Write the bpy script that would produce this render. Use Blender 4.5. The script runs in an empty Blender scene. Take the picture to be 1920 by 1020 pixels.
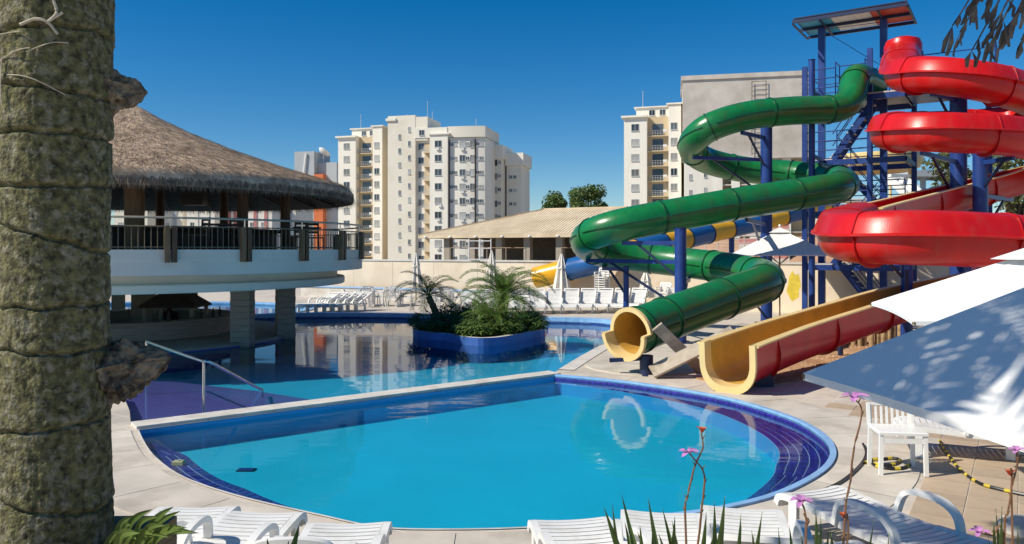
import bpy, math, random
from mathutils import Vector, Matrix, noise
from mathutils.geometry import tessellate_polygon
random.seed(7)
R = math.radians
SC = bpy.context.scene
COL = SC.collection
# ------------------------------------------------------------------ camera, sky, sun, exposure
F, CX, HZ, CAMZ = 1450.0, 960.0, 468.0, 2.6
cam = bpy.data.cameras.new('camera'); camo = bpy.data.objects.new('camera', cam); COL.objects.link(camo)
camo.location = (0, 0, CAMZ); camo.rotation_euler = (R(90), 0, 0)
cam.sensor_width = 36.0; cam.lens = 36.0 * F / 1920.0
cam.shift_y = (HZ - 510.0) / 1920.0
cam.clip_start = 0.05; cam.clip_end = 8000
SC.camera = camo
SUN_AZ = Vector((-0.95, -0.312)); SUN_EL = R(43)
w = bpy.data.worlds.new('World'); SC.world = w; w.use_nodes = True
wn = w.node_tree; bg = wn.nodes['Background']
sky = wn.nodes.new('ShaderNodeTexSky'); sky.sky_type = 'NISHITA'; sky.sun_disc = False
sky.sun_elevation = SUN_EL; sky.sun_rotation = math.atan2(SUN_AZ.x, SUN_AZ.y)
sky.altitude = 900; sky.air_density = 1.0; sky.dust_density = 0.1; sky.ozone_density = 4.0
hsv = wn.nodes.new('ShaderNodeHueSaturation'); hsv.inputs['Saturation'].default_value = 1.42
wn.links.new(sky.outputs[0], hsv.inputs['Color']); wn.links.new(hsv.outputs[0], bg.inputs['Color']); bg.inputs['Strength'].default_value = 0.095
sl = bpy.data.lights.new('sun', 'SUN'); sl.energy = 5.0; sl.angle = R(0.53); sl.color = (1.0, 0.93, 0.80)
so = bpy.data.objects.new('sun', sl); COL.objects.link(so); so.location = (-30, -10, 40)
sdir = Vector((-SUN_AZ.x * math.cos(SUN_EL), -SUN_AZ.y * math.cos(SUN_EL), -math.sin(SUN_EL)))
so.rotation_euler = sdir.to_track_quat('-Z', 'Y').to_euler()
SC.view_settings.view_transform = 'Standard'; SC.view_settings.look = 'None'
SC.view_settings.exposure = 0.12; SC.view_settings.gamma = 1.0
SC.render.engine = 'CYCLES'
SC.cycles.transparent_max_bounces = 24; SC.cycles.max_bounces = 8; SC.cycles.diffuse_bounces = 3

# ------------------------------------------------------------------ helpers
def W(px, py, z=0.0):            # point on the level z seen in this direction
    d = F * (CAMZ - z) / (py - HZ)
    return Vector(((px - CX) / F * d, d, z))
def D(px, py, d):                # point at distance d
    return Vector(((px - CX) / F * d, d, CAMZ - (py - HZ) / F * d))
class MB:
    def __init__(s): s.v = []; s.f = []
    def quad(s, a, b, c, d):
        n = len(s.v); s.v += [tuple(a), tuple(b), tuple(c), tuple(d)]; s.f.append((n, n+1, n+2, n+3)); return s
    def tri(s, a, b, c):
        n = len(s.v); s.v += [tuple(a), tuple(b), tuple(c)]; s.f.append((n, n+1, n+2)); return s
    def box(s, x0, x1, y0, y1, z0, z1):
        n = len(s.v)
        s.v += [(x0,y0,z0),(x1,y0,z0),(x1,y1,z0),(x0,y1,z0),(x0,y0,z1),(x1,y0,z1),(x1,y1,z1),(x0,y1,z1)]
        s.f += [(n,n+3,n+2,n+1),(n+4,n+5,n+6,n+7),(n,n+1,n+5,n+4),(n+1,n+2,n+6,n+5),(n+2,n+3,n+7,n+6),(n+3,n,n+4,n+7)]
        return s
    def bevbox(s, x0, x1, y0, y1, z0, z1, b):   # box with chamfered top edges
        n = len(s.v)
        s.v += [(x0,y0,z0),(x1,y0,z0),(x1,y1,z0),(x0,y1,z0),(x0,y0,z1-b),(x1,y0,z1-b),(x1,y1,z1-b),(x0,y1,z1-b),
                (x0+b,y0+b,z1),(x1-b,y0+b,z1),(x1-b,y1-b,z1),(x0+b,y1-b,z1)]
        s.f += [(n,n+3,n+2,n+1)]
        for k in range(4):
            q = (k+1) % 4
            s.f += [(n+k,n+q,n+4+q,n+4+k),(n+4+k,n+4+q,n+8+q,n+8+k)]
        s.f += [(n+8,n+9,n+10,n+11)]
        return s
    def obox(s, c, u, v, wv):                    # box from centre and three half vectors
        c, u, v, wv = Vector(c), Vector(u), Vector(v), Vector(wv); n = len(s.v)
        for sz in (-1, 1):
            for sx, sy in ((-1,-1),(1,-1),(1,1),(-1,1)):
                s.v.append(tuple(c + u*sx + v*sy + wv*sz))
        s.f += [(n,n+3,n+2,n+1),(n+4,n+5,n+6,n+7),(n,n+1,n+5,n+4),(n+1,n+2,n+6,n+5),(n+2,n+3,n+7,n+6),(n+3,n,n+4,n+7)]
        return s
    def bar(s, a, b, wd, hg=None, up=(0,0,1)):   # rectangular bar from a to b
        a, b = Vector(a), Vector(b); t = (b - a); L = t.length; t.normalize()
        up = Vector(up)
        if abs(t.dot(up)) > 0.98: up = Vector((0,1,0))
        sd = t.cross(up).normalized(); u = sd.cross(t).normalized()
        return s.obox((a+b)/2, t*L/2, sd*wd/2, u*(hg or wd)/2)
    def cyl(s, a, b, r0, r1=None, n=10, cap=True):
        a, b = Vector(a), Vector(b); r1 = r0 if r1 is None else r1
        t = (b-a).normalized(); up = Vector((0,0,1)) if abs(t.z) < 0.95 else Vector((1,0,0))
        x = t.cross(up).normalized(); y = t.cross(x); k = len(s.v)
        for p, r in ((a, r0), (b, r1)):
            for i in range(n):
                an = 2*math.pi*i/n; s.v.append(tuple(p + x*math.cos(an)*r + y*math.sin(an)*r))
        for i in range(n):
            j = (i+1) % n; s.f.append((k+i, k+n+i, k+n+j, k+j))
        if cap: s.f += [tuple(range(k, k+n)), tuple(range(k+2*n-1, k+n-1, -1))]
        return s
    def tube(s, pts, r, n=8, cap=True):          # r number or list
        fr = frames(pts); k = len(s.v); m = len(pts)
        for i, (p, t, sd, u) in enumerate(fr):
            rr = r[i] if isinstance(r, (list, tuple)) else r
            for q in range(n):
                an = 2*math.pi*q/n; s.v.append(tuple(p + sd*math.cos(an)*rr + u*math.sin(an)*rr))
        for i in range(m-1):
            for q in range(n):
                j = (q+1) % n
                s.f.append((k+i*n+q, k+i*n+j, k+(i+1)*n+j, k+(i+1)*n+q))
        if cap: s.f += [tuple(range(k+n-1, k-1, -1)), tuple(range(k+(m-1)*n, k+m*n))]
        return s
    def sweep(s, fr, prof, closed=True, cap=True, flip=False):
        k = len(s.v); n = len(prof); m = len(fr)
        for (p, t, sd, u) in fr:
            for (a, b) in prof: s.v.append(tuple(p + sd*a + u*b))
        for i in range(m-1):
            for q in range(n if closed else n-1):
                j = (q+1) % n
                f = (k+i*n+q, k+i*n+j, k+(i+1)*n+j, k+(i+1)*n+q)
                s.f.append(f[::-1] if flip else f)
        if closed and cap: s.f += [tuple(range(k+n-1, k-1, -1)), tuple(range(k+(m-1)*n, k+m*n))]
        return s
    def lathe(s, prof, n=24, c=(0,0,0), a0=0, a1=2*math.pi, close=True):
        k = len(s.v); m = len(prof); full = abs(a1-a0-2*math.pi) < 1e-6; cnt = n if full else n+1
        for i in range(cnt):
            an = a0 + (a1-a0)*i/n
            for (r, z) in prof: s.v.append((c[0]+r*math.cos(an), c[1]+r*math.sin(an), c[2]+z))
        for i in range(n):
            j = (i+1) % cnt
            for q in range(m-1):
                s.f.append((k+i*m+q, k+j*m+q, k+j*m+q+1, k+i*m+q+1))
        return s
    def poly(s, pts, holes=(), z=None):
        loops = [[Vector(p) for p in pts]] + [[Vector(p) for p in h] for h in holes]
        flat = [p for l in loops for p in l]; k = len(s.v)
        s.v += [(p.x, p.y, p.z if z is None else z) for p in flat]
        for t in tessellate_polygon([[Vector((p.x, p.y, 0)) for p in l] for l in loops]):
            a, b, c = [flat[i] for i in t]
            cr = (b.x-a.x)*(c.y-a.y)-(b.y-a.y)*(c.x-a.x)
            s.f.append(tuple(k+i for i in (t if cr > 0 else (t[0], t[2], t[1]))))
        return s
    def prism(s, pts, z0, z1, sides=True, bottom=False):
        s.poly(pts, z=z1)
        if sides: s.wall(pts, z0, z1)
        return s
    def wall(s, pts, z0, z1, closed=True):
        k = len(s.v); n = len(pts)
        for p in pts: s.v += [(p[0], p[1], z0), (p[0], p[1], z1)]
        for i in range(n if closed else n-1):
            j = (i+1) % n; s.f.append((k+2*i, k+2*j, k+2*j+1, k+2*i+1))
        return s
    def strip(s, A, B):                           # quads between two polylines
        k = len(s.v); n = len(A)
        for a, b in zip(A, B): s.v += [tuple(a), tuple(b)]
        for i in range(n-1): s.f.append((k+2*i, k+2*i+2, k+2*i+3, k+2*i+1))
        return s
    def mesh(s, name, m, smooth=False):
        me = bpy.data.meshes.new(name); me.from_pydata(s.v, [], s.f); me.update()
        if m: me.materials.append(m)
        if smooth:
            me.polygons.foreach_set('use_smooth', [True]*len(me.polygons))
            try: me.set_sharp_from_angle(angle=R(smooth if smooth is not True else 40))
            except Exception: pass
        return me
    def build(s, name, m, parent=None, smooth=False):
        o = bpy.data.objects.new(name, s.mesh(name, m, smooth)); COL.objects.link(o)
        if parent: o.parent = parent
        return o
def obj(name, me, parent=None, loc=None, rz=None):
    o = bpy.data.objects.new(name, me); COL.objects.link(o)
    if parent: o.parent = parent
    if loc is not None: o.location = loc
    if rz is not None: o.rotation_euler = (0, 0, rz)
    return o
def tag(o, label=None, cat=None, group=None, kind=None):
    if label: o['label'] = label
    if cat: o['category'] = cat
    if group: o['group'] = group
    if kind: o['kind'] = kind
    return o
def thing(name, label, cat, loc=(0,0,0), rz=0, group=None):
    o = bpy.data.objects.new(name, None); COL.objects.link(o); o.location = loc; o.rotation_euler = (0,0,rz)
    o.empty_display_size = 0.2
    return tag(o, label, cat, group)
CH = {}
def copy_tree(o, parent=None, kids=None):
    c = o.copy(); COL.objects.link(c)
    c.parent = parent
    for ch in list(o.children): copy_tree(ch, c)
    return c
def frames(pts, up=Vector((0,0,1))):
    pts = [Vector(p) for p in pts]; out = []
    for i, p in enumerate(pts):
        t = (pts[min(i+1, len(pts)-1)] - pts[max(i-1, 0)]).normalized()
        uu = up if abs(t.dot(up)) < 0.985 else Vector((0.3,1,0)).normalized()
        sd = t.cross(uu).normalized(); out.append((p, t, sd, sd.cross(t).normalized()))
    return out
def frames_pt(pts):                               # parallel transport frames
    pts = [Vector(p) for p in pts]; out = []; sd = None
    for i, p in enumerate(pts):
        t = (pts[min(i+1, len(pts)-1)] - pts[max(i-1, 0)]).normalized()
        if sd is None: sd = t.cross(Vector((0,0,1))).normalized()
        sd = (sd - t*sd.dot(t)).normalized()
        out.append((p, t, sd, sd.cross(t).normalized()))
    return out
def catmull(P, n=8, closed=False):
    P = [Vector(p) for p in P]; out = []; m = len(P)
    for i in range(m if closed else m-1):
        g = (lambda k: P[k % m]) if closed else (lambda k: P[min(max(k,0), m-1)])
        p0, p1, p2, p3 = g(i-1), g(i), g(i+1), g(i+2)
        for q in range(n):
            t = q/n
            out.append(0.5*((2*p1) + (p2-p0)*t + (2*p0-5*p1+4*p2-p3)*t*t + (3*p1-p0-3*p2+p3)*t**3))
    if not closed: out.append(P[-1])
    return out
def resample(P, step):                            # about evenly spaced points along a polyline
    P = [Vector(p) for p in P]; cum = [0.0]
    for a, b in zip(P, P[1:]): cum.append(cum[-1] + (b-a).length)
    n = max(2, int(round(cum[-1]/step))); out = []; k = 0
    for i in range(n+1):
        q = cum[-1]*i/n
        while k < len(P)-2 and cum[k+1] < q: k += 1
        L = cum[k+1]-cum[k]
        out.append(P[k].lerp(P[k+1], 0 if L < 1e-9 else min(1,(q-cum[k])/L)))
    return out
def offset(pts, dist, closed=True):               # offset to the left of the direction of travel (2D)
    n = len(pts); out = []
    for i in range(n):
        a = pts[i-1] if (closed or i > 0) else pts[i]; b = pts[(i+1) % n] if (closed or i < n-1) else pts[i]
        t = Vector((b.x-a.x, b.y-a.y)).normalized()
        dd = dist[i] if isinstance(dist, list) else dist
        out.append(Vector((pts[i].x - t.y*dd, pts[i].y + t.x*dd, pts[i].z)))
    return out
ORD = ['first','second','third','fourth','fifth','sixth','seventh','eighth','ninth','tenth','eleventh','twelfth','thirteenth','fourteenth','fifteenth','sixteenth','seventeenth','eighteenth','nineteenth','twentieth']
# ------------------------------------------------------------------ materials
def mat(name, col, rough=0.6, var=0.12, scale=6.0, bump=0.0, bscale=40.0, metal=0.0, spec=0.5, coat=0.0, col2=None, c2scale=1.5, c2lo=0.5, c2hi=0.62, stretch=None, detail=5.0, trans=0.0, objrand=0.0):
    m = bpy.data.materials.new(name); m.use_nodes = True; nt = m.node_tree; N = nt.nodes; L = nt.links
    b = N['Principled BSDF']; b.inputs['Roughness'].default_value = rough; b.inputs['Metallic'].default_value = metal
    b.inputs['Specular IOR Level'].default_value = spec; b.inputs['Coat Weight'].default_value = coat
    b.inputs['Coat Roughness'].default_value = 0.06
    tc = N.new('ShaderNodeTexCoord'); vec = tc.outputs['Object']
    if stretch:
        mp = N.new('ShaderNodeMapping'); mp.inputs['Scale'].default_value = stretch; L.new(vec, mp.inputs[0]); vec = mp.outputs[0]
    nz = N.new('ShaderNodeTexNoise'); nz.inputs['Scale'].default_value = scale; nz.inputs['Detail'].default_value = detail; L.new(vec, nz.inputs['Vector'])
    rp = N.new('ShaderNodeValToRGB'); e = rp.color_ramp.elements
    e[0].position = 0.3; e[1].position = 0.7
    e[0].color = tuple(c*(1-var) for c in col) + (1,); e[1].color = tuple(min(1,c*(1+var)) for c in col) + (1,)
    L.new(nz.outputs['Fac'], rp.inputs[0]); out = rp.outputs[0]
    if col2:
        n2 = N.new('ShaderNodeTexNoise'); n2.inputs['Scale'].default_value = c2scale; n2.inputs['Detail'].default_value = 8; n2.inputs['Roughness'].default_value = 0.65
        L.new(vec, n2.inputs['Vector'])
        r2 = N.new('ShaderNodeMapRange'); r2.inputs[1].default_value = c2lo; r2.inputs[2].default_value = c2hi; L.new(n2.outputs['Fac'], r2.inputs[0])
        mx = N.new('ShaderNodeMix'); mx.data_type = 'RGBA'; L.new(r2.outputs[0], mx.inputs[0]); L.new(out, mx.inputs[6]); mx.inputs[7].default_value = tuple(col2) + (1,)
        out = mx.outputs[2]
    if objrand:
        oi = N.new('ShaderNodeObjectInfo'); mr = N.new('ShaderNodeMapRange'); mr.inputs[3].default_value = 1-objrand; mr.inputs[4].default_value = 1+objrand; L.new(oi.outputs['Random'], mr.inputs[0])
        vm = N.new('ShaderNodeVectorMath'); vm.operation = 'SCALE'; L.new(out, vm.inputs[0]); L.new(mr.outputs[0], vm.inputs['Scale']); out = vm.outputs[0]
    L.new(out, b.inputs['Base Color'])
    if bump:
        nb = N.new('ShaderNodeTexNoise'); nb.inputs['Scale'].default_value = bscale; nb.inputs['Detail'].default_value = 6; L.new(vec, nb.inputs['Vector'])
        bp = N.new('ShaderNodeBump'); bp.inputs['Strength'].default_value = 1.0; bp.inputs['Distance'].default_value = bump
        L.new(nb.outputs['Fac'], bp.inputs['Height']); L.new(bp.outputs[0], b.inputs['Normal'])
    if trans:
        tr = N.new('ShaderNodeBsdfTranslucent'); L.new(out, tr.inputs[0]); ms = N.new('ShaderNodeMixShader'); ms.inputs[0].default_value = trans
        L.new(b.outputs[0], ms.inputs[1]); L.new(tr.outputs[0], ms.inputs[2]); L.new(ms.outputs[0], N['Material Output'].inputs[0])
    return m
def brickmat(name, col, mortar, sx, sy, rough=0.5, msize=0.03, rot=0.0, var=0.1, spec=0.5, bump=0.003, col2=None):
    m = mat(name, col, rough, var, 3.0, spec=spec, col2=col2, c2scale=0.7); nt = m.node_tree; N = nt.nodes; L = nt.links; b = N['Principled BSDF']
    src = b.inputs['Base Color'].links[0].from_socket
    tc = N.new('ShaderNodeTexCoord'); mp = N.new('ShaderNodeMapping'); mp.inputs['Rotation'].default_value = (0,0,rot); L.new(tc.outputs['Object'], mp.inputs[0])
    br = N.new('ShaderNodeTexBrick'); br.offset = 0.0; br.inputs['Scale'].default_value = 1.0; br.inputs['Brick Width'].default_value = sx; br.inputs['Row Height'].default_value = sy
    br.inputs['Mortar Size'].default_value = msize; br.inputs['Mortar'].default_value = tuple(mortar)+(1,); L.new(mp.outputs[0], br.inputs[0]); L.new(src, br.inputs['Color1']); L.new(src, br.inputs['Color2'])
    L.new(br.outputs['Color'], b.inputs['Base Color'])
    if bump:
        bp = N.new('ShaderNodeBump'); bp.invert = True; bp.inputs['Distance'].default_value = bump; L.new(br.outputs['Fac'], bp.inputs['Height']); L.new(bp.outputs[0], b.inputs['Normal'])
    return m
def watermat(name, tint, sc, dist, stretch=(1,1,1)):
    m = bpy.data.materials.new(name); m.use_nodes = True; nt = m.node_tree; N = nt.nodes; L = nt.links; N.remove(N['Principled BSDF'])
    tc = N.new('ShaderNodeTexCoord'); mp = N.new('ShaderNodeMapping'); mp.inputs['Scale'].default_value = stretch; L.new(tc.outputs['Object'], mp.inputs[0])
    n1 = N.new('ShaderNodeTexNoise'); n1.inputs['Scale'].default_value = sc; n1.inputs['Detail'].default_value = 3; L.new(mp.outputs[0], n1.inputs['Vector'])
    n2 = N.new('ShaderNodeTexNoise'); n2.inputs['Scale'].default_value = sc*0.23; n2.inputs['Detail'].default_value = 2; L.new(mp.outputs[0], n2.inputs['Vector'])
    ad = N.new('ShaderNodeMath'); ad.operation = 'MULTIPLY_ADD'; L.new(n2.outputs['Fac'], ad.inputs[0]); ad.inputs[1].default_value = 2.2; L.new(n1.outputs['Fac'], ad.inputs[2])
    bp = N.new('ShaderNodeBump'); bp.inputs['Distance'].default_value = dist; L.new(ad.outputs[0], bp.inputs['Height'])
    fr = N.new('ShaderNodeFresnel'); fr.inputs['IOR'].default_value = 1.33; L.new(bp.outputs[0], fr.inputs['Normal'])
    tr = N.new('ShaderNodeBsdfTransparent'); tr.inputs[0].default_value = tuple(tint)+(1,)
    gl = N.new('ShaderNodeBsdfGlossy'); gl.inputs['Roughness'].default_value = 0.015; L.new(bp.outputs[0], gl.inputs['Normal'])
    mx = N.new('ShaderNodeMixShader'); L.new(fr.outputs[0], mx.inputs[0]); L.new(tr.outputs[0], mx.inputs[1]); L.new(gl.outputs[0], mx.inputs[2])
    L.new(mx.outputs[0], N['Material Output'].inputs[0])
    return m
GRID = math.atan2(-0.55, 0.835)                   # heading of the place's own grid
m_ground = mat('dry_ground', (0.36,0.30,0.24), 0.9, 0.2, 0.6, col2=(0.24,0.16,0.10), c2scale=0.05)
m_deck = brickmat('deck_paving', (0.56,0.49,0.405), (0.62,0.56,0.48), 0.45, 0.45, 0.75, 0.012, rot=-GRID, col2=(0.44,0.39,0.33), bump=0.002)
m_tile = mat('deck_tile_ceramic', (0.47,0.36,0.25), 0.6, 0.12, 2.5, 0.0006, 120, objrand=0.10, col2=(0.40,0.30,0.205), c2scale=0.9)
m_grout = mat('grout', (0.62,0.57,0.5), 0.85, 0.1)
m_apron = mat('apron_concrete', (0.57,0.51,0.43), 0.75, 0.14, 1.6, 0.0012, 60, col2=(0.40,0.345,0.28), c2scale=1.1, c2lo=0.48, c2hi=0.72, objrand=0.06)
m_coping = mat('coping_stone', (0.62,0.58,0.52), 0.7, 0.10, 3, 0.0015, 50, col2=(0.5,0.45,0.39), c2scale=1.3)
m_rim = mat('rim_blue_tile', (0.25,0.46,0.74), 0.3, 0.12, 6)
m_pfloor = mat('pool_floor_paint', (0.008,0.44,0.64), 0.6, 0.05, 0.8)
m_pwall = mat('pool_wall_paint', (0.03,0.30,0.62), 0.5, 0.08, 1.0)
m_indigo = mat('indigo_tile', (0.04,0.032,0.26), 0.25, 0.3, 14, objrand=0.25)
m_igrout = mat('indigo_grout', (0.36,0.38,0.62), 0.8, 0.1)
m_purple = brickmat('terrace_tile', (0.095,0.06,0.30), (0.22,0.18,0.46), 0.11, 0.11, 0.25, 0.012, rot=0.65, bump=0.0)
m_fpool = mat('far_pool_floor', (0.02,0.42,0.66), 0.6, 0.06, 0.5)
m_navy = mat('navy_tile', (0.02,0.07,0.32), 0.3, 0.15, 3)
m_water1 = watermat('calm_water', (0.80,0.97,0.99), 3.4, 0.0022, (0.6,1.2,1))
m_water2 = watermat('rippled_water', (0.80,0.97,0.99), 2.2, 0.0019, (0.4,1.5,1))
m_cream = mat('cream_render', (0.77,0.65,0.485), 0.85, 0.06, 0.8, 0.002, 25, col2=(0.68,0.55,0.40), c2scale=0.35)
m_bcream = mat('tower_cream_paint', (0.80,0.75,0.63), 0.85, 0.04, 0.2, col2=(0.74,0.67,0.54), c2scale=0.12)
m_bwhite = mat('tower_white_paint', (0.84,0.80,0.70), 0.85, 0.05, 0.3, col2=(0.70,0.65,0.54), c2scale=0.5, c2lo=0.52, c2hi=0.75, stretch=(1,1,0.12))
m_btan = mat('tower_tan_paint_shade', (0.62,0.49,0.31), 0.85, 0.05, 0.2)
m_conc = mat('bare_concrete', (0.62,0.565,0.50), 0.9, 0.08, 0.5, col2=(0.42,0.37,0.31), c2scale=0.12, c2lo=0.45, c2hi=0.7)
m_grey = mat('grey_render', (0.42,0.45,0.47), 0.85, 0.06, 0.3)
m_orange = mat('orange_render', (0.62,0.17,0.06), 0.85, 0.06, 0.3)
m_pink = mat('pink_render', (0.52,0.22,0.20), 0.85, 0.06, 0.3)
m_glass = mat('window_glass', (0.06,0.07,0.08), 0.12, 0.3, 0.3, spec=0.7, objrand=0.8)
m_glassb = mat('window_curtain', (0.33,0.33,0.31), 0.3, 0.3, 0.2, objrand=0.65)
m_frame = mat('window_frame', (0.55,0.55,0.53), 0.6, 0.05)
m_thatch = mat('thatch', (0.47,0.355,0.25), 0.95, 0.45, 5, col2=(0.30,0.215,0.145), c2scale=1.6)
m_fringe = mat('thatch_fringe', (0.20,0.15,0.105), 0.95, 0.5, 6)  # darker than the thatch: the eave's shade is put into the colour
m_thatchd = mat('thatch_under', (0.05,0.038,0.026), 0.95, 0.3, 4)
m_fascia = mat('bar_white_paint', (0.74,0.72,0.62), 0.7, 0.05, 0.7, col2=(0.66,0.64,0.55), c2scale=0.5)
m_wood = mat('dark_wood', (0.095,0.055,0.026), 0.6, 0.3, 3, stretch=(8,8,1))
m_woodl = mat('timber_post', (0.19,0.115,0.055), 0.6, 0.3, 3, stretch=(8,8,1))
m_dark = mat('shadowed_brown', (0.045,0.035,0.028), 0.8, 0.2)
m_steel = mat('stainless_steel', (0.62,0.62,0.60), 0.22, 0.05, metal=1.0)
m_rail = mat('rail_bronze', (0.20,0.16,0.10), 0.5, 0.1, metal=0.2)
m_hrail = mat('handrail_beige', (0.46,0.40,0.30), 0.45, 0.1, metal=0.2)
m_colm = mat('column_stone', (0.30,0.255,0.20), 0.85, 0.15, 4, 0.003, 20, stretch=(0.6,0.6,4))
m_green = mat('green_fibreglass', (0.008,0.17,0.045), 0.30, 0.14, 2.5, 0.0016, 26, coat=0.10, col2=(0.035,0.115,0.035), c2scale=1.0, c2lo=0.48, c2hi=0.7, stretch=(2.2,2.2,0.5))
m_greend = mat('green_flange', (0.006,0.07,0.026), 0.35, 0.15)
m_red = mat('red_fibreglass', (0.54,0.008,0.008), 0.33, 0.12, 1.2, 0.0016, 24, coat=0.06, spec=0.4, col2=(0.47,0.035,0.026), c2scale=1.3, c2lo=0.5, c2hi=0.75, stretch=(2.2,2.2,0.5))
m_redd = mat('red_flange', (0.40,0.005,0.007), 0.3, 0.1)
m_gel = mat('cream_gelcoat', (0.80,0.58,0.25), 0.32, 0.05, 2)
m_gely = mat('yellow_gelcoat', (0.60,0.34,0.06), 0.35, 0.12, 1.6, col2=(0.52,0.29,0.06), c2scale=1.2)
m_blue = mat('blue_steel_paint', (0.012,0.042,0.20), 0.4, 0.15, 3, col2=(0.02,0.06,0.24), c2scale=2)
m_blued = mat('dark_blue_steel', (0.008,0.018,0.065), 0.45, 0.15, 3)
m_blutube = mat('blue_tube_gelcoat', (0.015,0.10,0.30), 0.3, 0.1, 2)
m_yeltube = mat('yellow_tube_gelcoat', (0.78,0.40,0.015), 0.3, 0.08, 2)
m_plastic = mat('white_plastic', (0.80,0.79,0.755), 0.38, 0.04, 3, col2=(0.66,0.64,0.58), c2scale=2.5, c2lo=0.54, c2hi=0.75)
m_canvas = mat('white_canvas', (0.80,0.80,0.79), 0.85, 0.03, 4, 0.0015, 70, trans=0.05)
m_canvasf = mat('folded_canvas', (0.76,0.72,0.64), 0.85, 0.06, 6)
m_brown = mat('brown_canvas', (0.06,0.045,0.035), 0.9, 0.1)
m_bark = mat('palm_bark', (0.115,0.108,0.046), 0.95, 0.8, 34, 0.012, 85, col2=(0.30,0.28,0.20), c2scale=26, c2lo=0.50, c2hi=0.68)
m_barkd = mat('leaf_scar_stub', (0.22,0.18,0.125), 0.9, 0.55, 22, 0.012, 40, col2=(0.05,0.036,0.025), c2scale=14, c2lo=0.47, c2hi=0.6)
m_fibre = mat('dry_fibre', (0.50,0.44,0.34), 0.9, 0.25, 30)
m_leaf = mat('palm_leaf', (0.12,0.20,0.03), 0.5, 0.35, 3, trans=0.3)
m_leafd = mat('shrub_leaf', (0.05,0.115,0.03), 0.45, 0.4, 2.0, trans=0.25)
m_leafl = mat('shrub_leaf_light', (0.115,0.185,0.04), 0.45, 0.4, 2.0, trans=0.25)
m_tree = mat('tree_leaf', (0.115,0.175,0.045), 0.6, 0.45, 0.7, trans=0.25)
m_treel = mat('tree_leaf_dry', (0.15,0.16,0.05), 0.6, 0.45, 0.9, trans=0.3)
m_trunk = mat('tree_trunk', (0.12,0.085,0.05), 0.9, 0.3, 5)
m_ptrunk = mat('dwarf_palm_trunk', (0.20,0.085,0.035), 0.9, 0.4, 14, 0.02, 18)
m_blade = mat('blade_leaf', (0.13,0.19,0.045), 0.45, 0.35, 4, trans=0.3)
m_stalk = mat('flower_stalk', (0.19,0.09,0.04), 0.6, 0.3, 9)
m_petal = mat('pink_petal', (0.68,0.30,0.66), 0.5, 0.25, 20, trans=0.35)
m_bud = mat('coral_bud', (0.62,0.13,0.06), 0.5, 0.25, 20, trans=0.2)
m_dry = mat('dry_palm_spathe', (0.17,0.135,0.105), 0.8, 0.45, 16, trans=0.15)
m_soil = mat('orange_soil', (0.42,0.25,0.135), 0.95, 0.25, 2.2, 0.012, 14, col2=(0.34,0.17,0.08), c2scale=0.8)
m_gravel = mat('gravel_stone', (0.44,0.30,0.18), 0.9, 0.4, 1.7)
m_plank = mat('weathered_plank', (0.42,0.36,0.28), 0.85, 0.18, 5, 0.002, 30, stretch=(1,1,1), col2=(0.30,0.25,0.19), c2scale=3)
m_log = mat('log_wood', (0.36,0.25,0.13), 0.85, 0.3, 6, col2=(0.24,0.17,0.09), c2scale=5)
m_black = mat('black_plastic', (0.012,0.012,0.013), 0.35, 0.2)
m_rooft = mat('beige_roof_tile', (0.66,0.54,0.375), 0.9, 0.12, 2.0, col2=(0.56,0.44,0.29), c2scale=0.5)
m_pill = mat('pavilion_pillar', (0.33,0.29,0.23), 0.85, 0.1)
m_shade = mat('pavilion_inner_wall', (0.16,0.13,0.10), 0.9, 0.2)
m_planter = mat('planter_render', (0.20,0.145,0.075), 0.9, 0.2, 4, 0.003, 30)
m_yellow = mat('yellow_rope', (0.55,0.42,0.03), 0.7, 0.2)
m_skin = mat('skin', (0.30,0.16,0.10), 0.6, 0.1)
m_shirt = mat('dark_shirt', (0.05,0.02,0.02), 0.9, 0.1)
m_redp = mat('red_paint_mark', (0.6,0.05,0.03), 0.7)
m_yellp = mat('yellow_paint_mark', (0.66,0.50,0.05), 0.8, 0.15)
m_hill = mat('clay_bank', (0.40,0.24,0.15), 0.95, 0.2, 0.5)
# ------------------------------------------------------------------ ground, deck, pools
WZ = -0.065                                        # water level
near_px = [(1040,705),(1110,711),(1200,721),(1350,746),(1470,781),(1532,813),(1556,845),(1540,880),(1470,920),(1380,947),(1250,968),(1000,989),(800,993),(700,987),(600,966),(450,931),(345,895),(292,858),(270,828),(260,806)]
near = catmull([W(*p) for p in near_px], 6)       # runs clockwise, ends at the divider
divA, divB = W(1040,701), W(250,801)
divn = Vector((divB.y-divA.y, -(divB.x-divA.x), 0)).normalized()   # towards the far pool or near pool
if divn.y < 0: divn = -divn
far_rest = [(2.9,27.4),(3.15,24.0),(2.6,21.4),(1.75,18.9),(1.05,17.2)]
far_px = [W(1040,697)]
far = [divA + divn*0.17, divB + divn*0.17, W(243,770), W(228,735), Vector((-8.6,15.2,0)), Vector((-13,16.3,0)), Vector((-18.2,18.5,0)), Vector((-20.5,23,0)), Vector((-19.5,27,0))]
far += catmull([Vector((-17.5,28.4,0)), Vector((-13,28.3,0)), Vector((-11.0,28.6,0)), Vector((-8.6,29.9,0)), Vector((-5.3,30.0,0)), Vector((-2.2,29.2,0)), Vector((0.6,28.3,0)), Vector((2.8,27.6,0)), Vector((3.7,26.4,0)), Vector((3.6,24.4,0)), Vector((2.95,22.3,0)), Vector((2.35,20.8,0)), Vector((1.6,18.6,0)), divA + divn*0.17 + Vector((0.12,0.1,0))], 5)
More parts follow.
